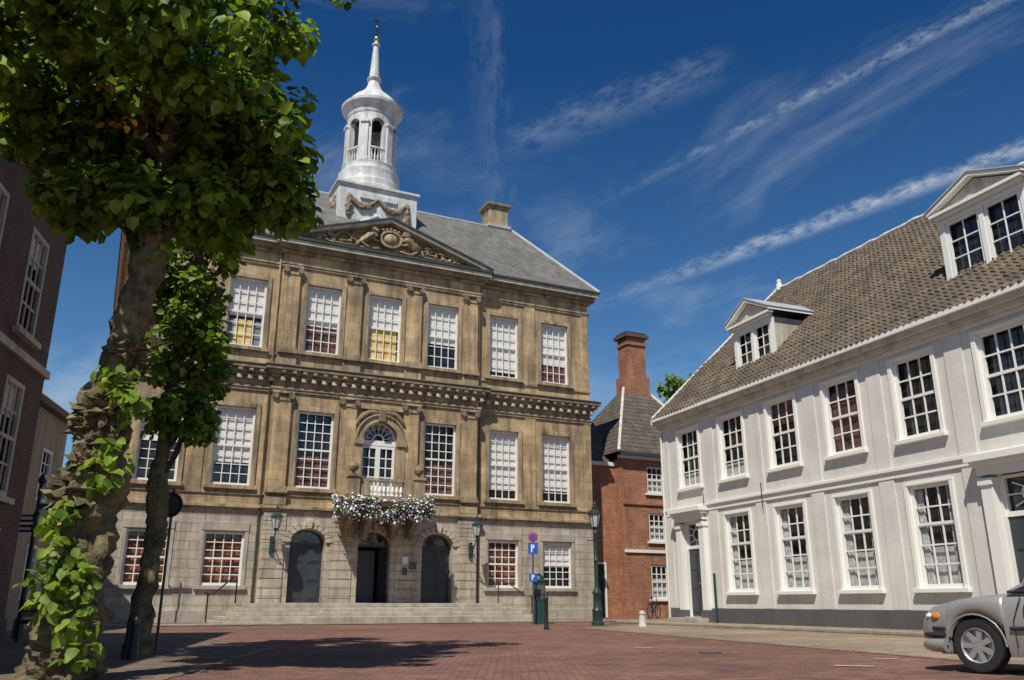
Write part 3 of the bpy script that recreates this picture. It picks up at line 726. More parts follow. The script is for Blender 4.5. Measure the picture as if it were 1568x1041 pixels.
# ============================================================ BRICK HOUSE (centre right)
ox,oy=4.1-.435*1.5,44+.9*1.5
BH=empty('brick_house',(ox,oy,0),ang)
b=B('walls',BH)
b.wall(-.2,2.4,0,7.95,0,[(.35,1.55,.1,2.75)],.25,'red_brick')
b.wall(2.4,8.5,0,8.3,-.7,[(4.0,5.4,6.5,7.95),(4.0,5.4,3.95,5.45),(4.0,5.4,1.0,2.75)],.15,'red_brick')
b.poly([(2.4,-.7,0),(2.4,-.7,8.3),(2.4,0,8.3),(2.4,0,0)],'red_brick')
b.box(2.4,8.5,7.5,7.6,0,8.3,'red_brick'); b.box(8.4,8.5,-.69,7.5,0,8.3,'red_brick')
b.box(-.2,2.4,-.08,.3,7.95,8.15,'white_paint')
b.box(-.25,.45,4.5,6.5,7.9,15.0,'red_brick'); b.box(-.3,.5,4.4,6.6,15.0,15.25,'white_paint')
b.box(2.2,8.6,-.95,-.6,8.3,8.45,'white_paint'); b.box(2.1,8.6,-1.1,-.6,8.45,8.62,'dark_gutter')
b.box(2.39,8.5,-.78,-.701,3.35,3.5,'white_paint'); b.box(2.39,8.5,-.78,-.701,5.85,5.98,'red_brick')
b.box(.35,1.55,.2,.25,.1,2.75,'door_paint'); b.box(.25,.35,-.04,.2,.1,2.85,'white_paint'); b.box(1.55,1.65,-.04,.2,.1,2.85,'white_paint'); b.box(.35,1.55,-.04,.2,2.75,2.85,'white_paint')
for k in range(4): b.box(.45+k*.28,.65+k*.28,.17,.199,.2,2.6,'door_paint')
b.done()
b=B('windows',BH)
for z0,z1 in ((6.5,7.95),(3.95,5.45),(1.0,2.75)):
    window(b,4.7,z0,z1,1.4,-.66,4,4,fw=.09,mw=.05,rail=.5,blind=.0,low='net_curtain',lowf=.6)
    b.box(3.85,5.55,-.8,-.701,z0-.1,z0,'white_paint')
b.done()
b=B('roof',BH)
hx0,hx1=2.0,9.4; hy0,hy1=-1.1,7.7; hz=8.6; tz=13.4; rx0,rx1=5.3,6.9
b.poly([(hx0,hy0,hz),(hx1,hy0,hz),(rx1,3.2,tz),(rx0,3.2,tz)],'house_tile'); b.poly([(hx0,hy1,hz),(hx0,hy0,hz),(rx0,3.2,tz)],'house_tile'); b.poly([(hx1,hy0,hz),(hx1,hy1,hz),(rx1,3.2,tz)],'house_tile'); b.poly([(hx1,hy1,hz),(hx0,hy1,hz),(rx0,3.2,tz),(rx1,3.2,tz)],'house_tile')
b.tube([(hx0,hy0,hz+.03),(rx0,3.2,tz)],.09,'mortar',6); b.tube([(hx1,hy0,hz+.03),(rx1,3.2,tz)],.09,'mortar',6); b.tube([(rx0,3.2,tz),(rx1,3.2,tz)],.12,'mortar',6)
b.poly([(-.3,.0,8.1),(2.9,.0,8.1),(2.9,5.0,13.0),(-.3,5.0,13.0)],'house_tile'); b.poly([(2.9,0,8.1),(2.9,6,8.1),(2.9,5,13.0)],'red_brick')
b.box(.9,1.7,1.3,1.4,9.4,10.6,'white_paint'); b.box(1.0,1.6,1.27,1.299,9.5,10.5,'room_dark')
b.done()
b=B('chimney',BH)
cx_=6.1
b.box(cx_-.65,cx_+.65,2.8,3.9,12.4,16.6,'red_brick'); b.box(cx_-.8,cx_+.8,2.7,4.0,12.4,14.1,'red_brick'); b.box(cx_-.72,cx_+.72,2.72,3.98,16.1,16.3,'red_brick'); b.box(cx_-.85,cx_+.85,2.62,4.08,16.6,16.8,'dark_brick'); b.box(cx_-.75,cx_+.75,2.75,3.95,16.8,16.95,'dark_gutter')
b.done()

# ============================================================ LEFT brick house
e3=Vector((-.204,.979,0)); Ln=14.
o3=Vector((-10.8,19,0))-e3*Ln
LB=empty('brick_house',o3,math.atan2(.979,-.204))
b=B('walls',LB)
cl=[Ln-1.7-2.6*i for i in range(5)]
ops=[]
for c in cl: ops+=[(c-.55,c+.55,6.3,8.6),(c-.55,c+.55,2.9,5.3),(c-.55,c+.55,.8,2.3)]
b.wall(0,Ln,0,9.5,0,ops,.12,'dark_brick')
b.box(0,.02,0.01,9,0,9.5,'dark_brick'); b.box(Ln-.02,Ln-.001,0.01,9,0,9.5,'dark_brick'); b.box(0,Ln,8.9,9,0,9.5,'dark_brick')
b.poly([(-.3,-.45,9.85),(Ln+.2,-.45,9.85),(Ln-2,4.5,13.2),(2,4.5,13.2)],'house_tile'); b.poly([(Ln+.2,-.45,9.85),(Ln+.2,9,9.85),(Ln-2,4.5,13.2)],'house_tile'); b.poly([(-.3,9,9.85),(-.3,-.45,9.85),(2,4.5,13.2)],'house_tile'); b.poly([(Ln+.2,9,9.85),(-.3,9,9.85),(2,4.5,13.2),(Ln-2,4.5,13.2)],'house_tile')
b.box(-.1,Ln+.06,-.2,9.1,9.5,9.65,'cream_trim'); b.box(-.3,Ln+.2,-.45,9.2,9.65,9.85,'cream_trim')
b.box(0,Ln+.03,-.1,-.001,5.75,5.92,'cream_trim')
b.box(0,Ln+.02,-.06,-.001,0,.5,'plinth_grey')
b.done()
b=B('windows',LB)
for c in cl:
    for z0,z1 in ((6.3,8.6),(2.9,5.3),(.8,2.3)):
        window(b,c,z0,z1,1.1,-.02,3,4,fw=.1,mw=.045,fm='cream_trim',blind=.3); b.box(c-.7,c+.7,-.15,-.001,z0-.12,z0,'cream_trim')
b.done()
o4=Vector((-15.9,30,0))-e3*9
PH=empty('plaster_house',o4,math.atan2(.979,-.204))
b=B('walls',PH)
ops=[(c-.5,c+.5,z,z+1.7) for c in (1.5,4.2,7.2) for z in (.9,4.0)]
b.wall(0,9,0,6.9,0,ops,.12,'beige_plaster'); b.box(8.98,8.999,.01,8,0,6.9,'beige_plaster'); b.box(0.001,.02,.01,8,0,6.9,'beige_plaster'); b.box(0,9,7.9,8,0,6.9,'beige_plaster')
b.box(-.1,9.15,-.3,8.1,6.9,7.1,'dark_gutter')
b.poly([(-.1,-.3,7.1),(9.15,-.3,7.1),(9.15,4,10.2),(-.1,4,10.2)],'orange_tile'); b.poly([(9.15,8.2,7.1),(-.1,8.2,7.1),(-.1,4,10.2),(9.15,4,10.2)],'orange_tile'); b.poly([(9.1,-.2,7.1),(9.1,8.1,7.1),(9.1,4,10.1)],'beige_plaster')
for c in (1.5,4.2,7.2):
    for z in (.9,4.0): window(b,c,z,z+1.7,1.0,-.02,2,4,fm='white_paint')
b.done()
OH=empty('orange_roof_house',(-23.5,42,0),rad(10))
b=B('walls',OH)
b.wall(0,8,0,4.4,0,[(1,2.2,1,2.8),(5,6.2,1,2.8)],.1,'beige_plaster'); b.box(7.98,8,0.01,7,0,4.4,'beige_plaster'); b.box(0,.02,0.01,7,0,4.4,'beige_plaster'); b.box(0,8,6.9,7,0,4.4,'beige_plaster')
b.poly([(-.3,-.4,4.3),(8.3,-.4,4.3),(8.3,3.5,7.4),(-.3,3.5,7.4)],'orange_tile'); b.poly([(8.3,7.4,4.3),(-.3,7.4,4.3),(-.3,3.5,7.4),(8.3,3.5,7.4)],'orange_tile'); b.poly([(8.2,0,4.4),(8.2,7,4.4),(8.2,3.5,7.3)],'beige_plaster')
window(b,1.6,1,2.8,1.2,0,3,4); window(b,5.6,1,2.8,1.2,0,3,4)
b.done()

# ============================================================ GROUND
b=B('ground'); b.poly([(-600,-300,0),(600,-300,0),(600,900,0),(-600,900,0)],'pavers_red'); b.done()
b=B('pavement'); b.poly([(2.3,30.5,.004),(6.95,12.3,.004),(9.3,2,.004),(30,2,.004),(30,31,.004),(6,36,.004)],'pavers_tan'); b.done()
b=B('pavement'); b.poly([(-14,3,.004),(-3.6,3,.004),(-4.0,11,.004),(-4.6,17.5,.004),(-9,24,.004),(-14,30,.004),(-30,30,.004)],'pavers_grey'); b.done()
b=B('gutter_band')
for (x0,y0_,x1,y1_,w) in ((-4.0,11,-4.6,17.5,.09),(-3.6,3,-4.0,11,.09),(2.3,30.5,6.95,12.3,.11),(6.95,12.3,9.3,2,.11),(-4.6,17.5,-9,24,.09)):
    d=Vector((x1-x0,y1_-y0_,0)).normalized(); n=Vector((-d.y,d.x,0))*w
    A=Vector((x0,y0_,.008)); Bp=Vector((x1,y1_,.008)); b.poly([A-n,Bp-n,Bp+n,A+n],'gutter_brick')
b.done()
SW=empty('sidewalk',(6.6,37,0),math.atan2(-.931,.365))
b=B('paving',SW); b.box(-1.5,L+10,-1.6,.5,.005,.10,'pavers_tan'); b.done()
b=B('kerb',SW); b.box(-1.5,L+10,-1.78,-1.602,.006,.105,'kerb_stone'); b.done(bevel=.02)
SW2=empty('sidewalk',(-16.51,34.04,0),ang)
b=B('paving',SW2); b.box(-3,W+5.5,-3.2,.1,.005,.07,'pavers_grey'); b.done()
b=B('kerb',SW2); b.box(-3,W+5.5,-3.4,-3.202,.006,.08,'kerb_stone'); b.done(bevel=.02)
b=B('road_markings')
for (x,y,l) in ((4.6,12.2,.5),(5.7,13.8,.35),(2.5,17.1,.35),(3.6,20.5,.3),(2.9,24,.3),(1.6,26,.3)):
    M4=Matrix.Translation((x,y,0))@Matrix.Rotation(rad(-14),4,'Z'); P=[M4@Vector(p) for p in ((-l/2,-.05,.012),(l/2,-.05,.012),(l/2,.05,.012),(-l/2,.05,.012))]
    b.poly(P,'road_paint')
b.done()
b=B('manhole_cover')
for (x,y,r) in ((-1.2,14.5,.3),(3.4,15.5,.2)):
    b.lathe([(r,.010),(r,.016)],x,y,'sign_grey',24)
b.done()

# ============================================================ TREES
def crown(lobes,dens):
    C=[]
    for (c,r,n) in lobes:
        for k in range(int(n*dens)):
            d=np.random.normal(size=3); d/=np.linalg.norm(d); q=.35+.78*np.random.rand()
            C.append(np.array(c)+d*np.array(r)*q)
    return C
T1=empty('linden_tree')
b=B('trunk',T1)
b.tube([(-5.0,10,-.1),(-4.98,10,.1),(-4.9,10,.98),(-4.86,10,2.0),(-4.9,10,2.86),(-4.76,10,3.9),(-4.64,10.05,4.96),(-4.55,10.1,6.35),(-4.6,10.2,7.6)],[.50,.38,.31,.28,.26,.20,.175,.14,.09],'bark',36,16,.5,3.6)
for (p,r) in (((-4.95,9.88,2.05),.29),((-4.9,9.90,2.35),.22),((-4.86,9.92,2.98),.28),((-5.0,9.93,2.8),.21),((-4.70,9.95,3.75),.20),((-4.93,9.86,1.2),.2),((-4.78,9.88,2.6),.18)):
    b.ell(p,(r,r,r*.85),'bark',26,18,.9,5)
for (q) in ([(-4.9,10,2.9),(-4.6,9.9,3.3),(-4.5,9.9,3.7)],[(-4.70,10,4.9),(-5.0,10.2,5.5),(-5.5,10.4,6.6),(-6.2,10.6,8)],[(-4.6,10,5.1),(-4.2,10.1,5.9),(-3.9,10.3,7.1),(-3.6,10.4,8.4)],[(-4.6,10,5.4),(-4.8,11,6.4),(-5.0,11.9,8)],[(-4.58,10,6.0),(-4.2,9.2,7.0),(-4,8.4,7.8)],[(-4.6,10,6.4),(-5.3,9.3,7.4),(-5.6,8.4,8.2)],[(-4.1,10.1,6.0),(-3.5,10.1,6.4),(-3.1,10.1,6.5)]):
    n=len(q); b.tube(q,[.10-.07*i/(n-1) for i in range(n)],'bark_dark',10,6,.3,4)
b.done(True)
lob=[((-4.45,10.5,8.5),(1.65,1.8,1.6),52),((-6.2,10.5,8.5),(1.9,2.0,1.7),54),((-4.1,10.3,6.7),(1.1,1.2,.9),34),((-5.35,10.4,6.9),(1.1,1.3,.95),32),((-3.2,10.4,6.1),(.42,.5,.33),9),((-3.4,10.4,7.3),(.6,.8,.7),10),((-6.3,10.3,7.1),(.7,.9,.5),12),((-7.3,10.5,9.4),(1.5,1.6,1.4),28),((-4.8,10.6,10.6),(2.2,2.2,1.6),38),((-4.75,9.9,5.75),(.85,.6,.45),20),((-5.1,12.0,8.2),(1.5,.8,1.2),10),((-5.7,10.1,6.0),(.45,.5,.35),8),((-4.0,10.0,5.75),(.5,.5,.35),10),((-3.65,8.3,7.2),(.75,.9,.8),16),((-4.7,7.9,7.9),(1.1,1.0,1.0),22),((-5.8,8.3,7.5),(.9,.9,.8),14)]
C=crown(lob,1.15)
leaves('crown',T1,C,34000,.145,['leaf_green','leaf_dark'],[.68,.32],.32)
Cb=[(-5.0,9.0,6.85),(-4.8,9.2,6.4),(-4.5,9.3,6.7),(-4.4,9.3,6.3)]
leaves('withered_leaves',T1,Cb,35,.10,['leaf_brown'],[1.],.2)
Cs=[(-4.55,9.65,3.15),(-4.42,9.7,3.05),(-4.65,9.65,3.4),(-4.56,9.65,2.45),(-4.65,9.6,2.2),(-4.75,9.5,1.15),(-4.95,9.5,1.35),(-4.65,9.5,1.0),(-5.05,9.45,1.0),(-4.6,9.5,.62),(-5.05,9.6,1.75),(-4.55,9.5,.35),(-4.9,9.45,.85)]
leaves('trunk_sprouts',T1,Cs,520,.12,['leaf_green','leaf_dark'],[.9,.1],.21)
T2=empty('linden_tree')
b=B('trunk',T2)
b.tube([(-6.2,15,-.1),(-6.22,15,.1),(-6.22,15,1.0),(-6.15,15,1.95),(-6.2,15,2.6),(-6.22,15,3.3),(-6.15,15,4.98),(-6.0,15,6.6),(-5.95,15,8.5)],[.27,.21,.17,.15,.18,.13,.10,.08,.05],'bark',20,10,.4,4)
for q in ([(-6.2,15,3.4),(-5.8,15,4.0),(-5.6,15,4.6)],[(-6.2,15,4.4),(-6.6,15,5.4),(-6.9,15,6.6)],[(-6.2,15,4.9),(-5.8,15,5.6),(-5.6,15,6.6)],[(-6.2,15,2.9),(-5.95,15,3.4),(-5.9,15,3.9)]):
    b.tube(q,[.07,.05,.025],'bark_dark',8,5,.2)
b.done(True)
lob=[((-5.98,15,6.7),(.72,.9,.9),24),((-5.98,15,5.2),(.68,.8,.8),24),((-5.9,15,4.1),(.6,.7,.5),16),((-6.8,15,6.9),(.5,.8,.8),9),((-6.1,15,8.2),(1.05,1.2,1.1),24),((-7.1,15.2,5.6),(.25,.3,.5),3)]
C=crown(lob,1.2)
leaves('crown',T2,C,8800,.13,['leaf_green','leaf_dark'],[.6,.4],.26)
T3=empty('distant_tree')
b=B('trunk',T3); b.tube([(13.2,60,0),(13.2,60,9),(13,60,14)],[.4,.3,.1],'bark_dark',10,5,.2); b.done(True)
C=crown([((12.7,60,14.5),(2.0,2.2,2.2),34)],1.)
leaves('crown',T3,C,3600,.25,['leaf_green','leaf_dark'],[.6,.4],.5)

# ============================================================ STREET FURNITURE
SL=empty('street_lamp',(3.22,33.6,.0))
b=B('post',SL)
b.lathe([(.24,0),(.24,.12),(.19,.16),(.19,.5),(.21,.55),(.16,.62),(.14,1.1),(.17,1.14),(.17,1.2),(.10,1.3),(.075,1.5),(.065,2.3),(.10,2.34),(.10,2.4),(.06,2.45),(.05,3.3),(.09,3.36),(.09,3.42),(.05,3.5)],0,0,'green_iron',16)
b.tube([(-.3,0,3.12),(.3,0,3.12)],.02,'green_iron',6)
b.done(True)
b=B('lantern',SL); lantern(b,0,0,3.6,1.05,'black_iron'); b.done()
PM=empty('parking_meter',(1.1,36.0,.0),rad(5))
b=B('cabinet',PM)
b.box(-.24,.24,-.2,.2,.1,1.65,'green_iron'); b.box(-.28,.28,-.24,.24,1.65,1.73,'green_iron'); b.box(-.2,.2,-.215,-.201,1.15,1.5,'sign_grey'); b.box(-.15,.15,-.225,-.216,.95,1.1,'sign_grey')
b.lathe([(.24,1.73),(.2,1.85),(.05,1.95)],0,0,'green_iron',12); b.box(-.27,.27,-.23,.23,0,.1,'green_iron')
b.done(bevel=.02)
PS=empty('parking_sign',(.85,35.4,0))
b=B('pole',PS); b.tube([(0,0,0),(0,0,3.45)],.035,'sign_grey',8); b.done()
b=B('plates',PS)
b.box(-.2,.2,-.06,-.035,2.70,3.15,'sign_blue')
b.ring(0,3.36,0,.19,-.06,-.035,'sign_red',0,2*math.pi,20); b.ring(0,3.36,0,.12,-.068,-.061,'sign_blue',0,2*math.pi,20)
b.box(-.08,-.03,-.07,-.061,2.77,3.08,'sign_white'); b.ring(-.02,3.0,.03,.08,-.07,-.061,'sign_white',-math.pi/2,math.pi/2,10)
b.box(-.16,.16,-.06,-.035,1.62,1.95,'sign_blue'); b.box(-.06,-.02,-.07,-.061,1.68,1.9,'sign_white'); b.ring(-.01,1.84,.02,.06,-.07,-.061,'sign_white',-math.pi/2,math.pi/2,10)
b.done()
def bollard(x,y,h,r,m,z=0):
    e=empty('bollard',(x,y,z)); b=B('post',e); b.lathe([(r*1.25,0),(r*1.25,.08),(r,.12),(r*.9,h*.78),(r*1.1,h*.8),(r*1.1,h*.84),(r*.85,h*.86),(r*.75,h*.95),(r*.3,h)],0,0,m,14); b.done(True)
bollard(1.1,28.6,1.15,.07,'black_iron'); bollard(4.67,32,.55,.12,'concrete'); bollard(-5.75,13.7,.62,.07,'black_iron'); bollard(-5.92,13.9,.62,.06,'black_iron')
BK=empty('bicycle',(6.95,43.6,.07),rad(60))
b=B('frame',BK)
for x in (-.52,.52):
    pts=[(x+.34*math.cos(a),0,.34+.34*math.sin(a)) for a in [2*math.pi*k/24 for k in range(24)]]
    b.tube(pts,.022,'tyre',6,closed=True)
    for k in range(8):
        a=math.pi*2*k/8; b.tube([(x,0,.34),(x+.33*math.cos(a),0,.34+.33*math.sin(a))],.004,'alloy',3)
for p in ([(-.52,0,.34),(-.1,0,.30),(.4,0,.85),(-.22,0,.85),(-.1,0,.3)],[(-.52,0,.34),(-.22,0,.85),(-.25,0,.98)],[(.52,0,.34),(.4,0,.85),(.36,0,1.05)]): b.tube(p,.02,'black_iron',6)
b.tube([(.28,-.28,1.02),(.38,-.2,1.08),(.38,.2,1.08),(.28,.28,1.02)],.016,'alloy',6); b.ell((-.26,0,1.0),(.14,.08,.04),'black_iron'); b.tube([(-.75,0,.72),(-.3,0,.74)],.03,'black_iron',6); b.ell((-.1,.06,.3),(.1,.02,.1),'alloy')
b.done()
BN=empty('park_bench',(-10.7,20.4,0),rad(100))
b=B('bench',BN)
for x in (-.8,.8):
    b.box(x-.04,x+.04,-.25,-.18,0,.42,'black_iron'); b.box(x-.04,x+.04,.18,.25,0,.85,'black_iron'); b.box(x-.04,x+.04,-.25,.2,.38,.43,'black_iron'); b.box(x-.04,x+.04,-.25,.2,.62,.66,'black_iron')
for k in range(4): b.box(-.9,.9,-.25+k*.11,-.16+k*.11,.432,.46,'wood_dark')
for k in range(3): b.box(-.9,.9,.16,.185,.52+k*.12,.61+k*.12,'wood_dark')
b.done()
DS=empty('direction_sign',(-11.9,21.6,0))
b=B('post',DS); b.lathe([(.12,0),(.12,.4),(.07,.5),(.05,2.9),(.08,2.95),(.05,3.0),(.04,3.7),(.1,3.75),(.1,3.8),(.03,3.95)],0,0,'black_iron',12)
b.box(-.75,-.04,-.02,.02,2.75,2.93,'black_iron'); b.box(-.72,-.08,-.026,-.021,2.8,2.88,'sign_white'); b.box(-.7,-.04,-.02,.02,2.5,2.68,'black_iron'); b.box(-.66,-.08,-.026,-.021,2.55,2.62,'sign_white')
b.box(.04,.6,-.02,.02,3.05,3.2,'sign_blue'); b.done()
RS=empty('traffic_sign',(-6.12,15.5,0),rad(-10))
b=B('sign',RS); b.tube([(0,0,0),(0,0,2.8)],.025,'sign_grey',8)
b.ring(0,2.5,0,.22,-.05,-.03,'sign_grey',0,2*math.pi,24); b.ring(0,2.5,.17,.22,-.055,-.051,'black_iron',0,2*math.pi,24); b.done()
NS=empty('street_name_sign',(-13.9,33.9,0),ang)
b=B('sign',NS); b.tube([(0,0,0),(0,0,4.0)],.03,'sign_grey',8); b.box(-.4,.4,-.06,-.035,3.7,3.9,'sign_blue'); b.box(-.33,.33,-.064,-.061,3.77,3.84,'sign_white'); b.done()

# ============================================================ CAR
nose=Vector((-.55,.835,0)).normalized(); lft=Vector((-nose.y,nose.x,0))
cpos=Vector((5.66,10.95,.012))-nose*1.42-lft*.85
CR=empty('parked_car',cpos,math.atan2(nose.y,nose.x))
def interp(x,tab):
    for (a,va),(c,vc) in zip(tab,tab[1:]):
        if a<=x<=c:
            t=(x-a)/(c-a); return va+(vc-va)*t
    return tab[0][1] if x<tab[0][0] else tab[-1][1]
top=[(-2.4,.72),(-2.34,.93),(-2.2,.99),(-1.5,1.01),(.55,.96),(.95,.93),(1.6,.86),(2.0,.78),(2.17,.70),(2.25,.57)]
wid=[(-2.4,.70),(-2.2,.80),(-1.6,.87),(0,.88),(1.3,.87),(1.8,.83),(2.1,.74),(2.25,.62)]
botm=[(-2.4,.35),(-2.2,.24),(-1.9,.2),(1.9,.2),(2.1,.22),(2.25,.30)]
ax=[1.42,-1.3]; AR=.365; wz=.31
xs=sorted(set([round(-2.4+.1*k,3) for k in range(47)]+[2.25]+[round(a+AR*math.cos(t*math.pi/14),4) for a in ax for t in range(15)]))
b=B('body',CR)
rows=[]
for x in xs:
    zt=interp(x,top); w=interp(x,wid); zb=interp(x,botm)
    for a in ax:
        if abs(x-a)<AR: zb=max(zb,wz+math.sqrt(AR*AR-(x-a)**2))
    half=[(.93,0.),(.985,.22),(1.0,.48),(.99,.72),(.955,.88),(.90,.97)]
    Hh=[]
    for fy,fz in half: Hh.append((w*fy,zb+(zt-zb)*fz))
    Hh+=[(w*.72,zt+.005),(w*.4,zt+.02),(0,zt+.025)]
    rows.append([(x,y,z) for y,z in Hh]+[(x,-y,z) for y,z in Hh[-2::-1]])
b.grid(rows,'car_paint')
b.poly(rows[-1],'car_paint'); b.poly(rows[0][::-1],'car_paint')
o=b.done(True)
b=B('cabin',CR)
gl=[(.98,.93,.76),(.15,1.36,.60),(-.1,1.40,.58),(-1.0,1.40,.58),(-1.45,1.33,.58),(-2.05,1.0,.70)]
base=[(.98,.93,.80),(.55,.95,.83),(.2,.97,.84),(-1.0,1.0,.84),(-1.6,1.0,.82),(-2.05,1.0,.74)]
for s in (-1,1):
    for k in range(5):
        A=gl[k];Bq=gl[k+1];c_=base[k];d_=base[k+1]
        b.poly([(c_[0],s*c_[2],c_[1]),(d_[0],s*d_[2],d_[1]),(Bq[0],s*Bq[2],Bq[1]-.02),(A[0],s*A[2],A[1]-.02)],'car_glass')
    P=[(g[0],s*(g[2]+.01),g[1]-.01) for g in gl]; b.tube(P,.035,'car_paint',6)
    b.tube([(-.38,s*.85,.98),(-.42,s*.60,1.38)],.035,'car_trim',6); b.tube([(-1.2,s*.84,1.0),(-1.25,s*.6,1.37)],.035,'car_trim',6)
    b.tube([(p[0],s*(p[2]+.02),p[1]) for p in base],.016,'car_trim',5)
for k in range(5):
    A=gl[k];Bq=gl[k+1]; m='car_glass' if k in (0,4) else 'car_paint'
    r1_=[(A[0],A[2]*q,A[1]+.03*(1-q*q)) for q in (-1,-.5,0,.5,1)]; r2_=[(Bq[0],Bq[2]*q,Bq[1]+.03*(1-q*q)) for q in (-1,-.5,0,.5,1)]
    b.grid([r1_,r2_],m)
b.done(True)
b=B('trim',CR)
for s in (-1,1):
    b.tube([(.98,s*.885,.52),(0,s*.90,.54),(-.85,s*.895,.55)],.022,'car_trim',6)
    b.tube([(2.0,s*.79,.50),(1.82,s*.845,.50)],.022,'car_trim',6)
    b.tube([(.92,s*.882,.30),(.93,s*.892,.6),(.80,s*.872,.92)],.006,'car_trim',4); b.tube([(-.42,s*.89,.28),(-.42,s*.893,.6),(-.42,s*.86,.96)],.006,'car_trim',4)
    b.box(-.34,-.14,s*.885-.015,s*.885+.015,.79,.82,'car_trim')
    b.ell((.62,s*.98,1.02),(.07,.12,.075),'car_paint',12,8); b.tube([(.62,s*.82,.96),(.62,s*.92,1.0)],.025,'car_trim',6)
    b.ell((2.05,s*.60,.64),(.12,.16,.07),'lamp_lens',14,8); b.ell((1.94,s*.76,.64),(.09,.045,.05),'indicator',12,8)
    b.ell((-2.33,s*.62,.78),(.1,.14,.1),'sign_red')
    for a in ax:
        b.tube([(a+(AR+.0)*math.cos(t*math.pi/12),s*.875,wz+AR*math.sin(t*math.pi/12)) for t in range(13)],.011,'car_paint',6)
P=[(1.82,.86,.42),(2.02,.80,.42),(2.20,.62,.42),(2.28,.3,.42),(2.30,0,.42),(2.28,-.3,.42),(2.20,-.62,.42),(2.02,-.80,.42),(1.82,-.86,.42)]
b.tube(P,.03,'car_trim',8,3); b.tube([(p[0]-.02,p[1]*.99,.30) for p in P],.085,'car_paint',10,3)
b.box(2.14,2.18,-.4,.4,.5,.66,'car_trim'); b.box(2.31,2.325,-.26,.26,.36,.47,'sign_white')
b.box(-2.2,2.0,-.66,.66,.19,.5,'black')
for a in ax: b.box(a-.36,a+.36,-.78,.78,.5,.67,'black')
b.done(True)
b=B('wheels',CR)
for a in ax:
    for s in (-1,1):
        Mw=Matrix.Translation((a,s*.76,wz))@Matrix.Rotation(rad(-90*s),4,'X')
        def lat(prof,m,seg=32):
            rows=[[tuple(Mw@Vector((r*math.cos(2*math.pi*j/seg),r*math.sin(2*math.pi*j/seg),z))) for j in range(seg)] for r,z in prof]; b.grid(rows,m,True)
        lat([(.20,-.1),(.30,-.1),(.31,-.07),(.31,.07),(.30,.095),(.21,.105),(.20,.10)],'tyre'); lat([(.205,.10),(.20,.108),(.19,.10),(.18,.03),(0.0,.03)],'alloy'); lat([(.185,.028),(0,.032)],'car_trim')
        lat([(.06,.03),(.055,.09),(0,.095)],'alloy')
        for k in range(7):
            t=2*math.pi*k/7; M6=Mw@Matrix.Rotation(t,4,'Z'); b.box(.04,.195,-.030,.030,.05,.092,'alloy',M6)
b.done(True)

# ============================================================ LIGHT, SKY, CAMERA
sd=Vector((-.32,-.947,0)).normalized(); el=rad(54); sdir=Vector((sd.x*math.cos(el),sd.y*math.cos(el),math.sin(el)))
lt=bpy.data.lights.new('sun','SUN'); lt.energy=5.0; lt.angle=rad(.5); lt.color=(1,.94,.83); lo=bpy.data.objects.new('sun',lt); sc.collection.objects.link(lo)
lo.rotation_euler=sdir.to_track_quat('Z','Y').to_euler(); lo.location=(-10,-20,40)
w=bpy.data.worlds.new('World'); sc.world=w; w.use_nodes=True; nt=w.node_tree; nt.nodes.clear()
out=nd(nt,'ShaderNodeOutputWorld'); bg=nd(nt,'ShaderNodeBackground'); nt.links.new(bg.outputs[0],out.inputs[0]); bg.inputs[1].default_value=.1
sk=nd(nt,'ShaderNodeTexSky',sky_type='NISHITA'); sk.sun_disc=False; sk.sun_elevation=el; sk.sun_rotation=math.atan2(sdir.x,sdir.y)
sk.air_density=1.; sk.dust_density=.3; sk.ozone_density=3.
V=nd(nt,'ShaderNodeTexCoord').outputs['Generated']
def dot(v,vec):
    n=nd(nt,'ShaderNodeVectorMath',operation='DOT_PRODUCT'); nt.links.new(v,n.inputs[0]); n.inputs[1].default_value=vec; return n.outputs['Value']
dz=dot(V,(0,0,1))
tint=mixc(nt,mrange(nt,dz,.1,.58,0,1),(.62,.90,1.02,1),(.12,.43,.73,1))
sky=mixc(nt,1.,sk.outputs[0],tint,'MULTIPLY')
def streak(d1,d2,wd,n0,amp,s0,s1,op):
    d1=Vector(d1).normalized(); d2=Vector(d2).normalized(); n=d1.cross(d2).normalized(); t=(d2-d1).normalized(); m=n.cross(t)
    a=dot(V,n); l=dot(V,t); q=dot(V,m)
    cb=nd(nt,'ShaderNodeCombineXYZ'); nt.links.new(mth(nt,'MULTIPLY',l,n0),cb.inputs[0]); nt.links.new(mth(nt,'MULTIPLY',a,n0*2.0),cb.inputs[1]); nt.links.new(mth(nt,'MULTIPLY',q,n0),cb.inputs[2])
    nz=nd(nt,'ShaderNodeTexNoise'); nt.links.new(cb.outputs[0],nz.inputs[0]); nz.inputs['Scale'].default_value=1.; nz.inputs['Detail'].default_value=4; nz.inputs['Roughness'].default_value=.68
    aa=mth(nt,'ABSOLUTE',mth(nt,'ADD',a,mth(nt,'MULTIPLY',mth(nt,'SUBTRACT',nz.outputs[0],.5),amp)))
    core=mrange(nt,aa,0,wd,1,0,True)
    br=mrange(nt,nz.outputs[0],.34,.68)
    lm=mrange(nt,l,s0,s1,0,1,True)
    return mth(nt,'MULTIPLY',mth(nt,'MULTIPLY',core,br),mth(nt,'MULTIPLY',lm,op)),n,t,m,a,l
t0=Vector((.0815,.945,.3291)).normalized(); t1=Vector((.603,.8888,.5106)).normalized(); tt=(t1-t0).normalized()
sA=t0.dot(tt)
c1,n,t,m,a,l=streak(t0,t1,.0135,46,.012,sA-.08,sA+.3,.68)
u0=Vector((.1354,.9029,.4651)).normalized(); u1=Vector((.5277,.8437,.6561)).normalized(); ut=(u1-u0).normalized(); uA=u0.dot(ut)
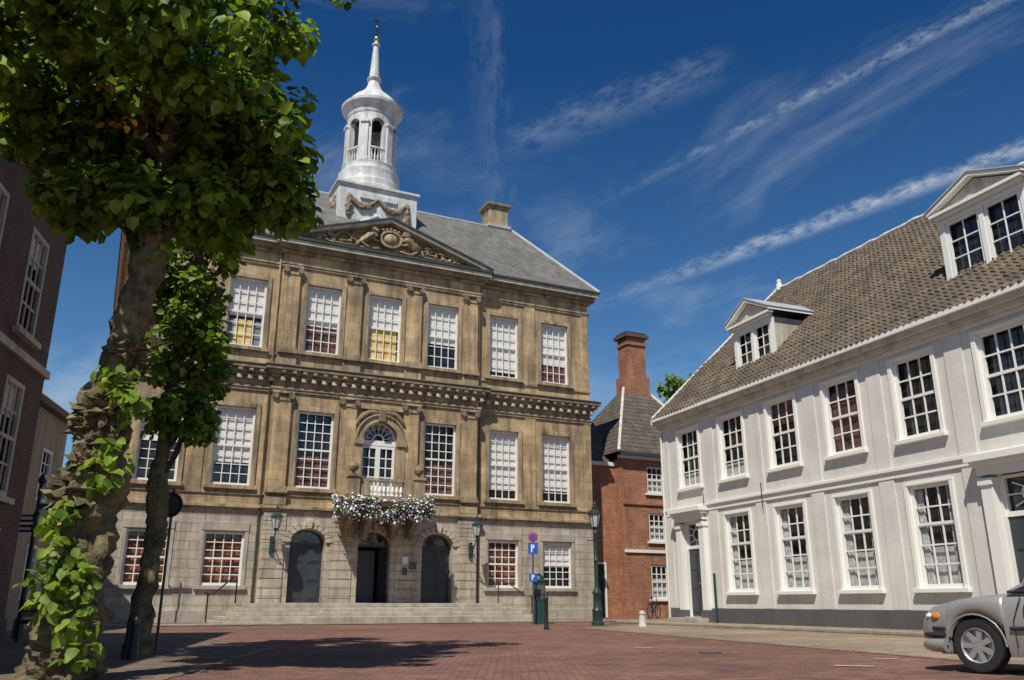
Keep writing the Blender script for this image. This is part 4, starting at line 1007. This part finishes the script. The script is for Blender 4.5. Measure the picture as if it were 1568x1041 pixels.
c2,_,_,_,_,_=streak(u0,u1,.012,50,.014,uA-.12,uA+.3,.45)
c3,_,_,_,_,_=streak((.043,.885,.53),(.20,.865,.585),.03,30,.05,-9,-8,.20)
near=mrange(nt,dot(V,Vector((.12,.875,.56)).normalized()),.988,.998,0,1,True); c3=mth(nt,'MULTIPLY',c3,near)
c5,_,_,_,_,_=streak((-.03,.85,.62),(-.03,.9,.5),.03,26,.09,-9,-8,.09)
near=mrange(nt,dot(V,Vector((-.03,.875,.57)).normalized()),.98,.997,0,1,True); c5=mth(nt,'MULTIPLY',c5,near)
cb=nd(nt,'ShaderNodeCombineXYZ'); nt.links.new(mth(nt,'MULTIPLY',l,3),cb.inputs[0]); nt.links.new(mth(nt,'MULTIPLY',a,7),cb.inputs[1]); nt.links.new(mth(nt,'MULTIPLY',dot(V,m),6),cb.inputs[2])
nz=nd(nt,'ShaderNodeTexNoise'); nt.links.new(cb.outputs[0],nz.inputs[0]); nz.inputs['Scale'].default_value=1.; nz.inputs['Detail'].default_value=6; nz.inputs['Roughness'].default_value=.64; nz.inputs['Distortion'].default_value=.6
ci=mth(nt,'MULTIPLY',mrange(nt,nz.outputs[0],.48,.8,0,1,True),.24)
lowc=mth(nt,'MULTIPLY',mrange(nt,nz.outputs[0],.40,.58,0,1,True),mrange(nt,dz,.32,.08,0,.8,True))
tot=mth(nt,'MAXIMUM',mth(nt,'MAXIMUM',c1,c2),mth(nt,'MAXIMUM',mth(nt,'MAXIMUM',c3,c5),mth(nt,'MAXIMUM',ci,lowc)))
nt.links.new(mixc(nt,tot,sky,(6.0,6.6,7.0,1)),bg.inputs[0])
cam=bpy.data.cameras.new('camera'); co=bpy.data.objects.new('camera',cam); sc.collection.objects.link(co); sc.camera=co
cam.sensor_width=36; cam.lens=1300/1568*36; cam.clip_end=3000; co.location=(0,0,.82); co.rotation_euler=(rad(90+17.2),0,0)
sc.view_settings.view_transform='Standard'; sc.view_settings.look='None'; sc.view_settings.exposure=0
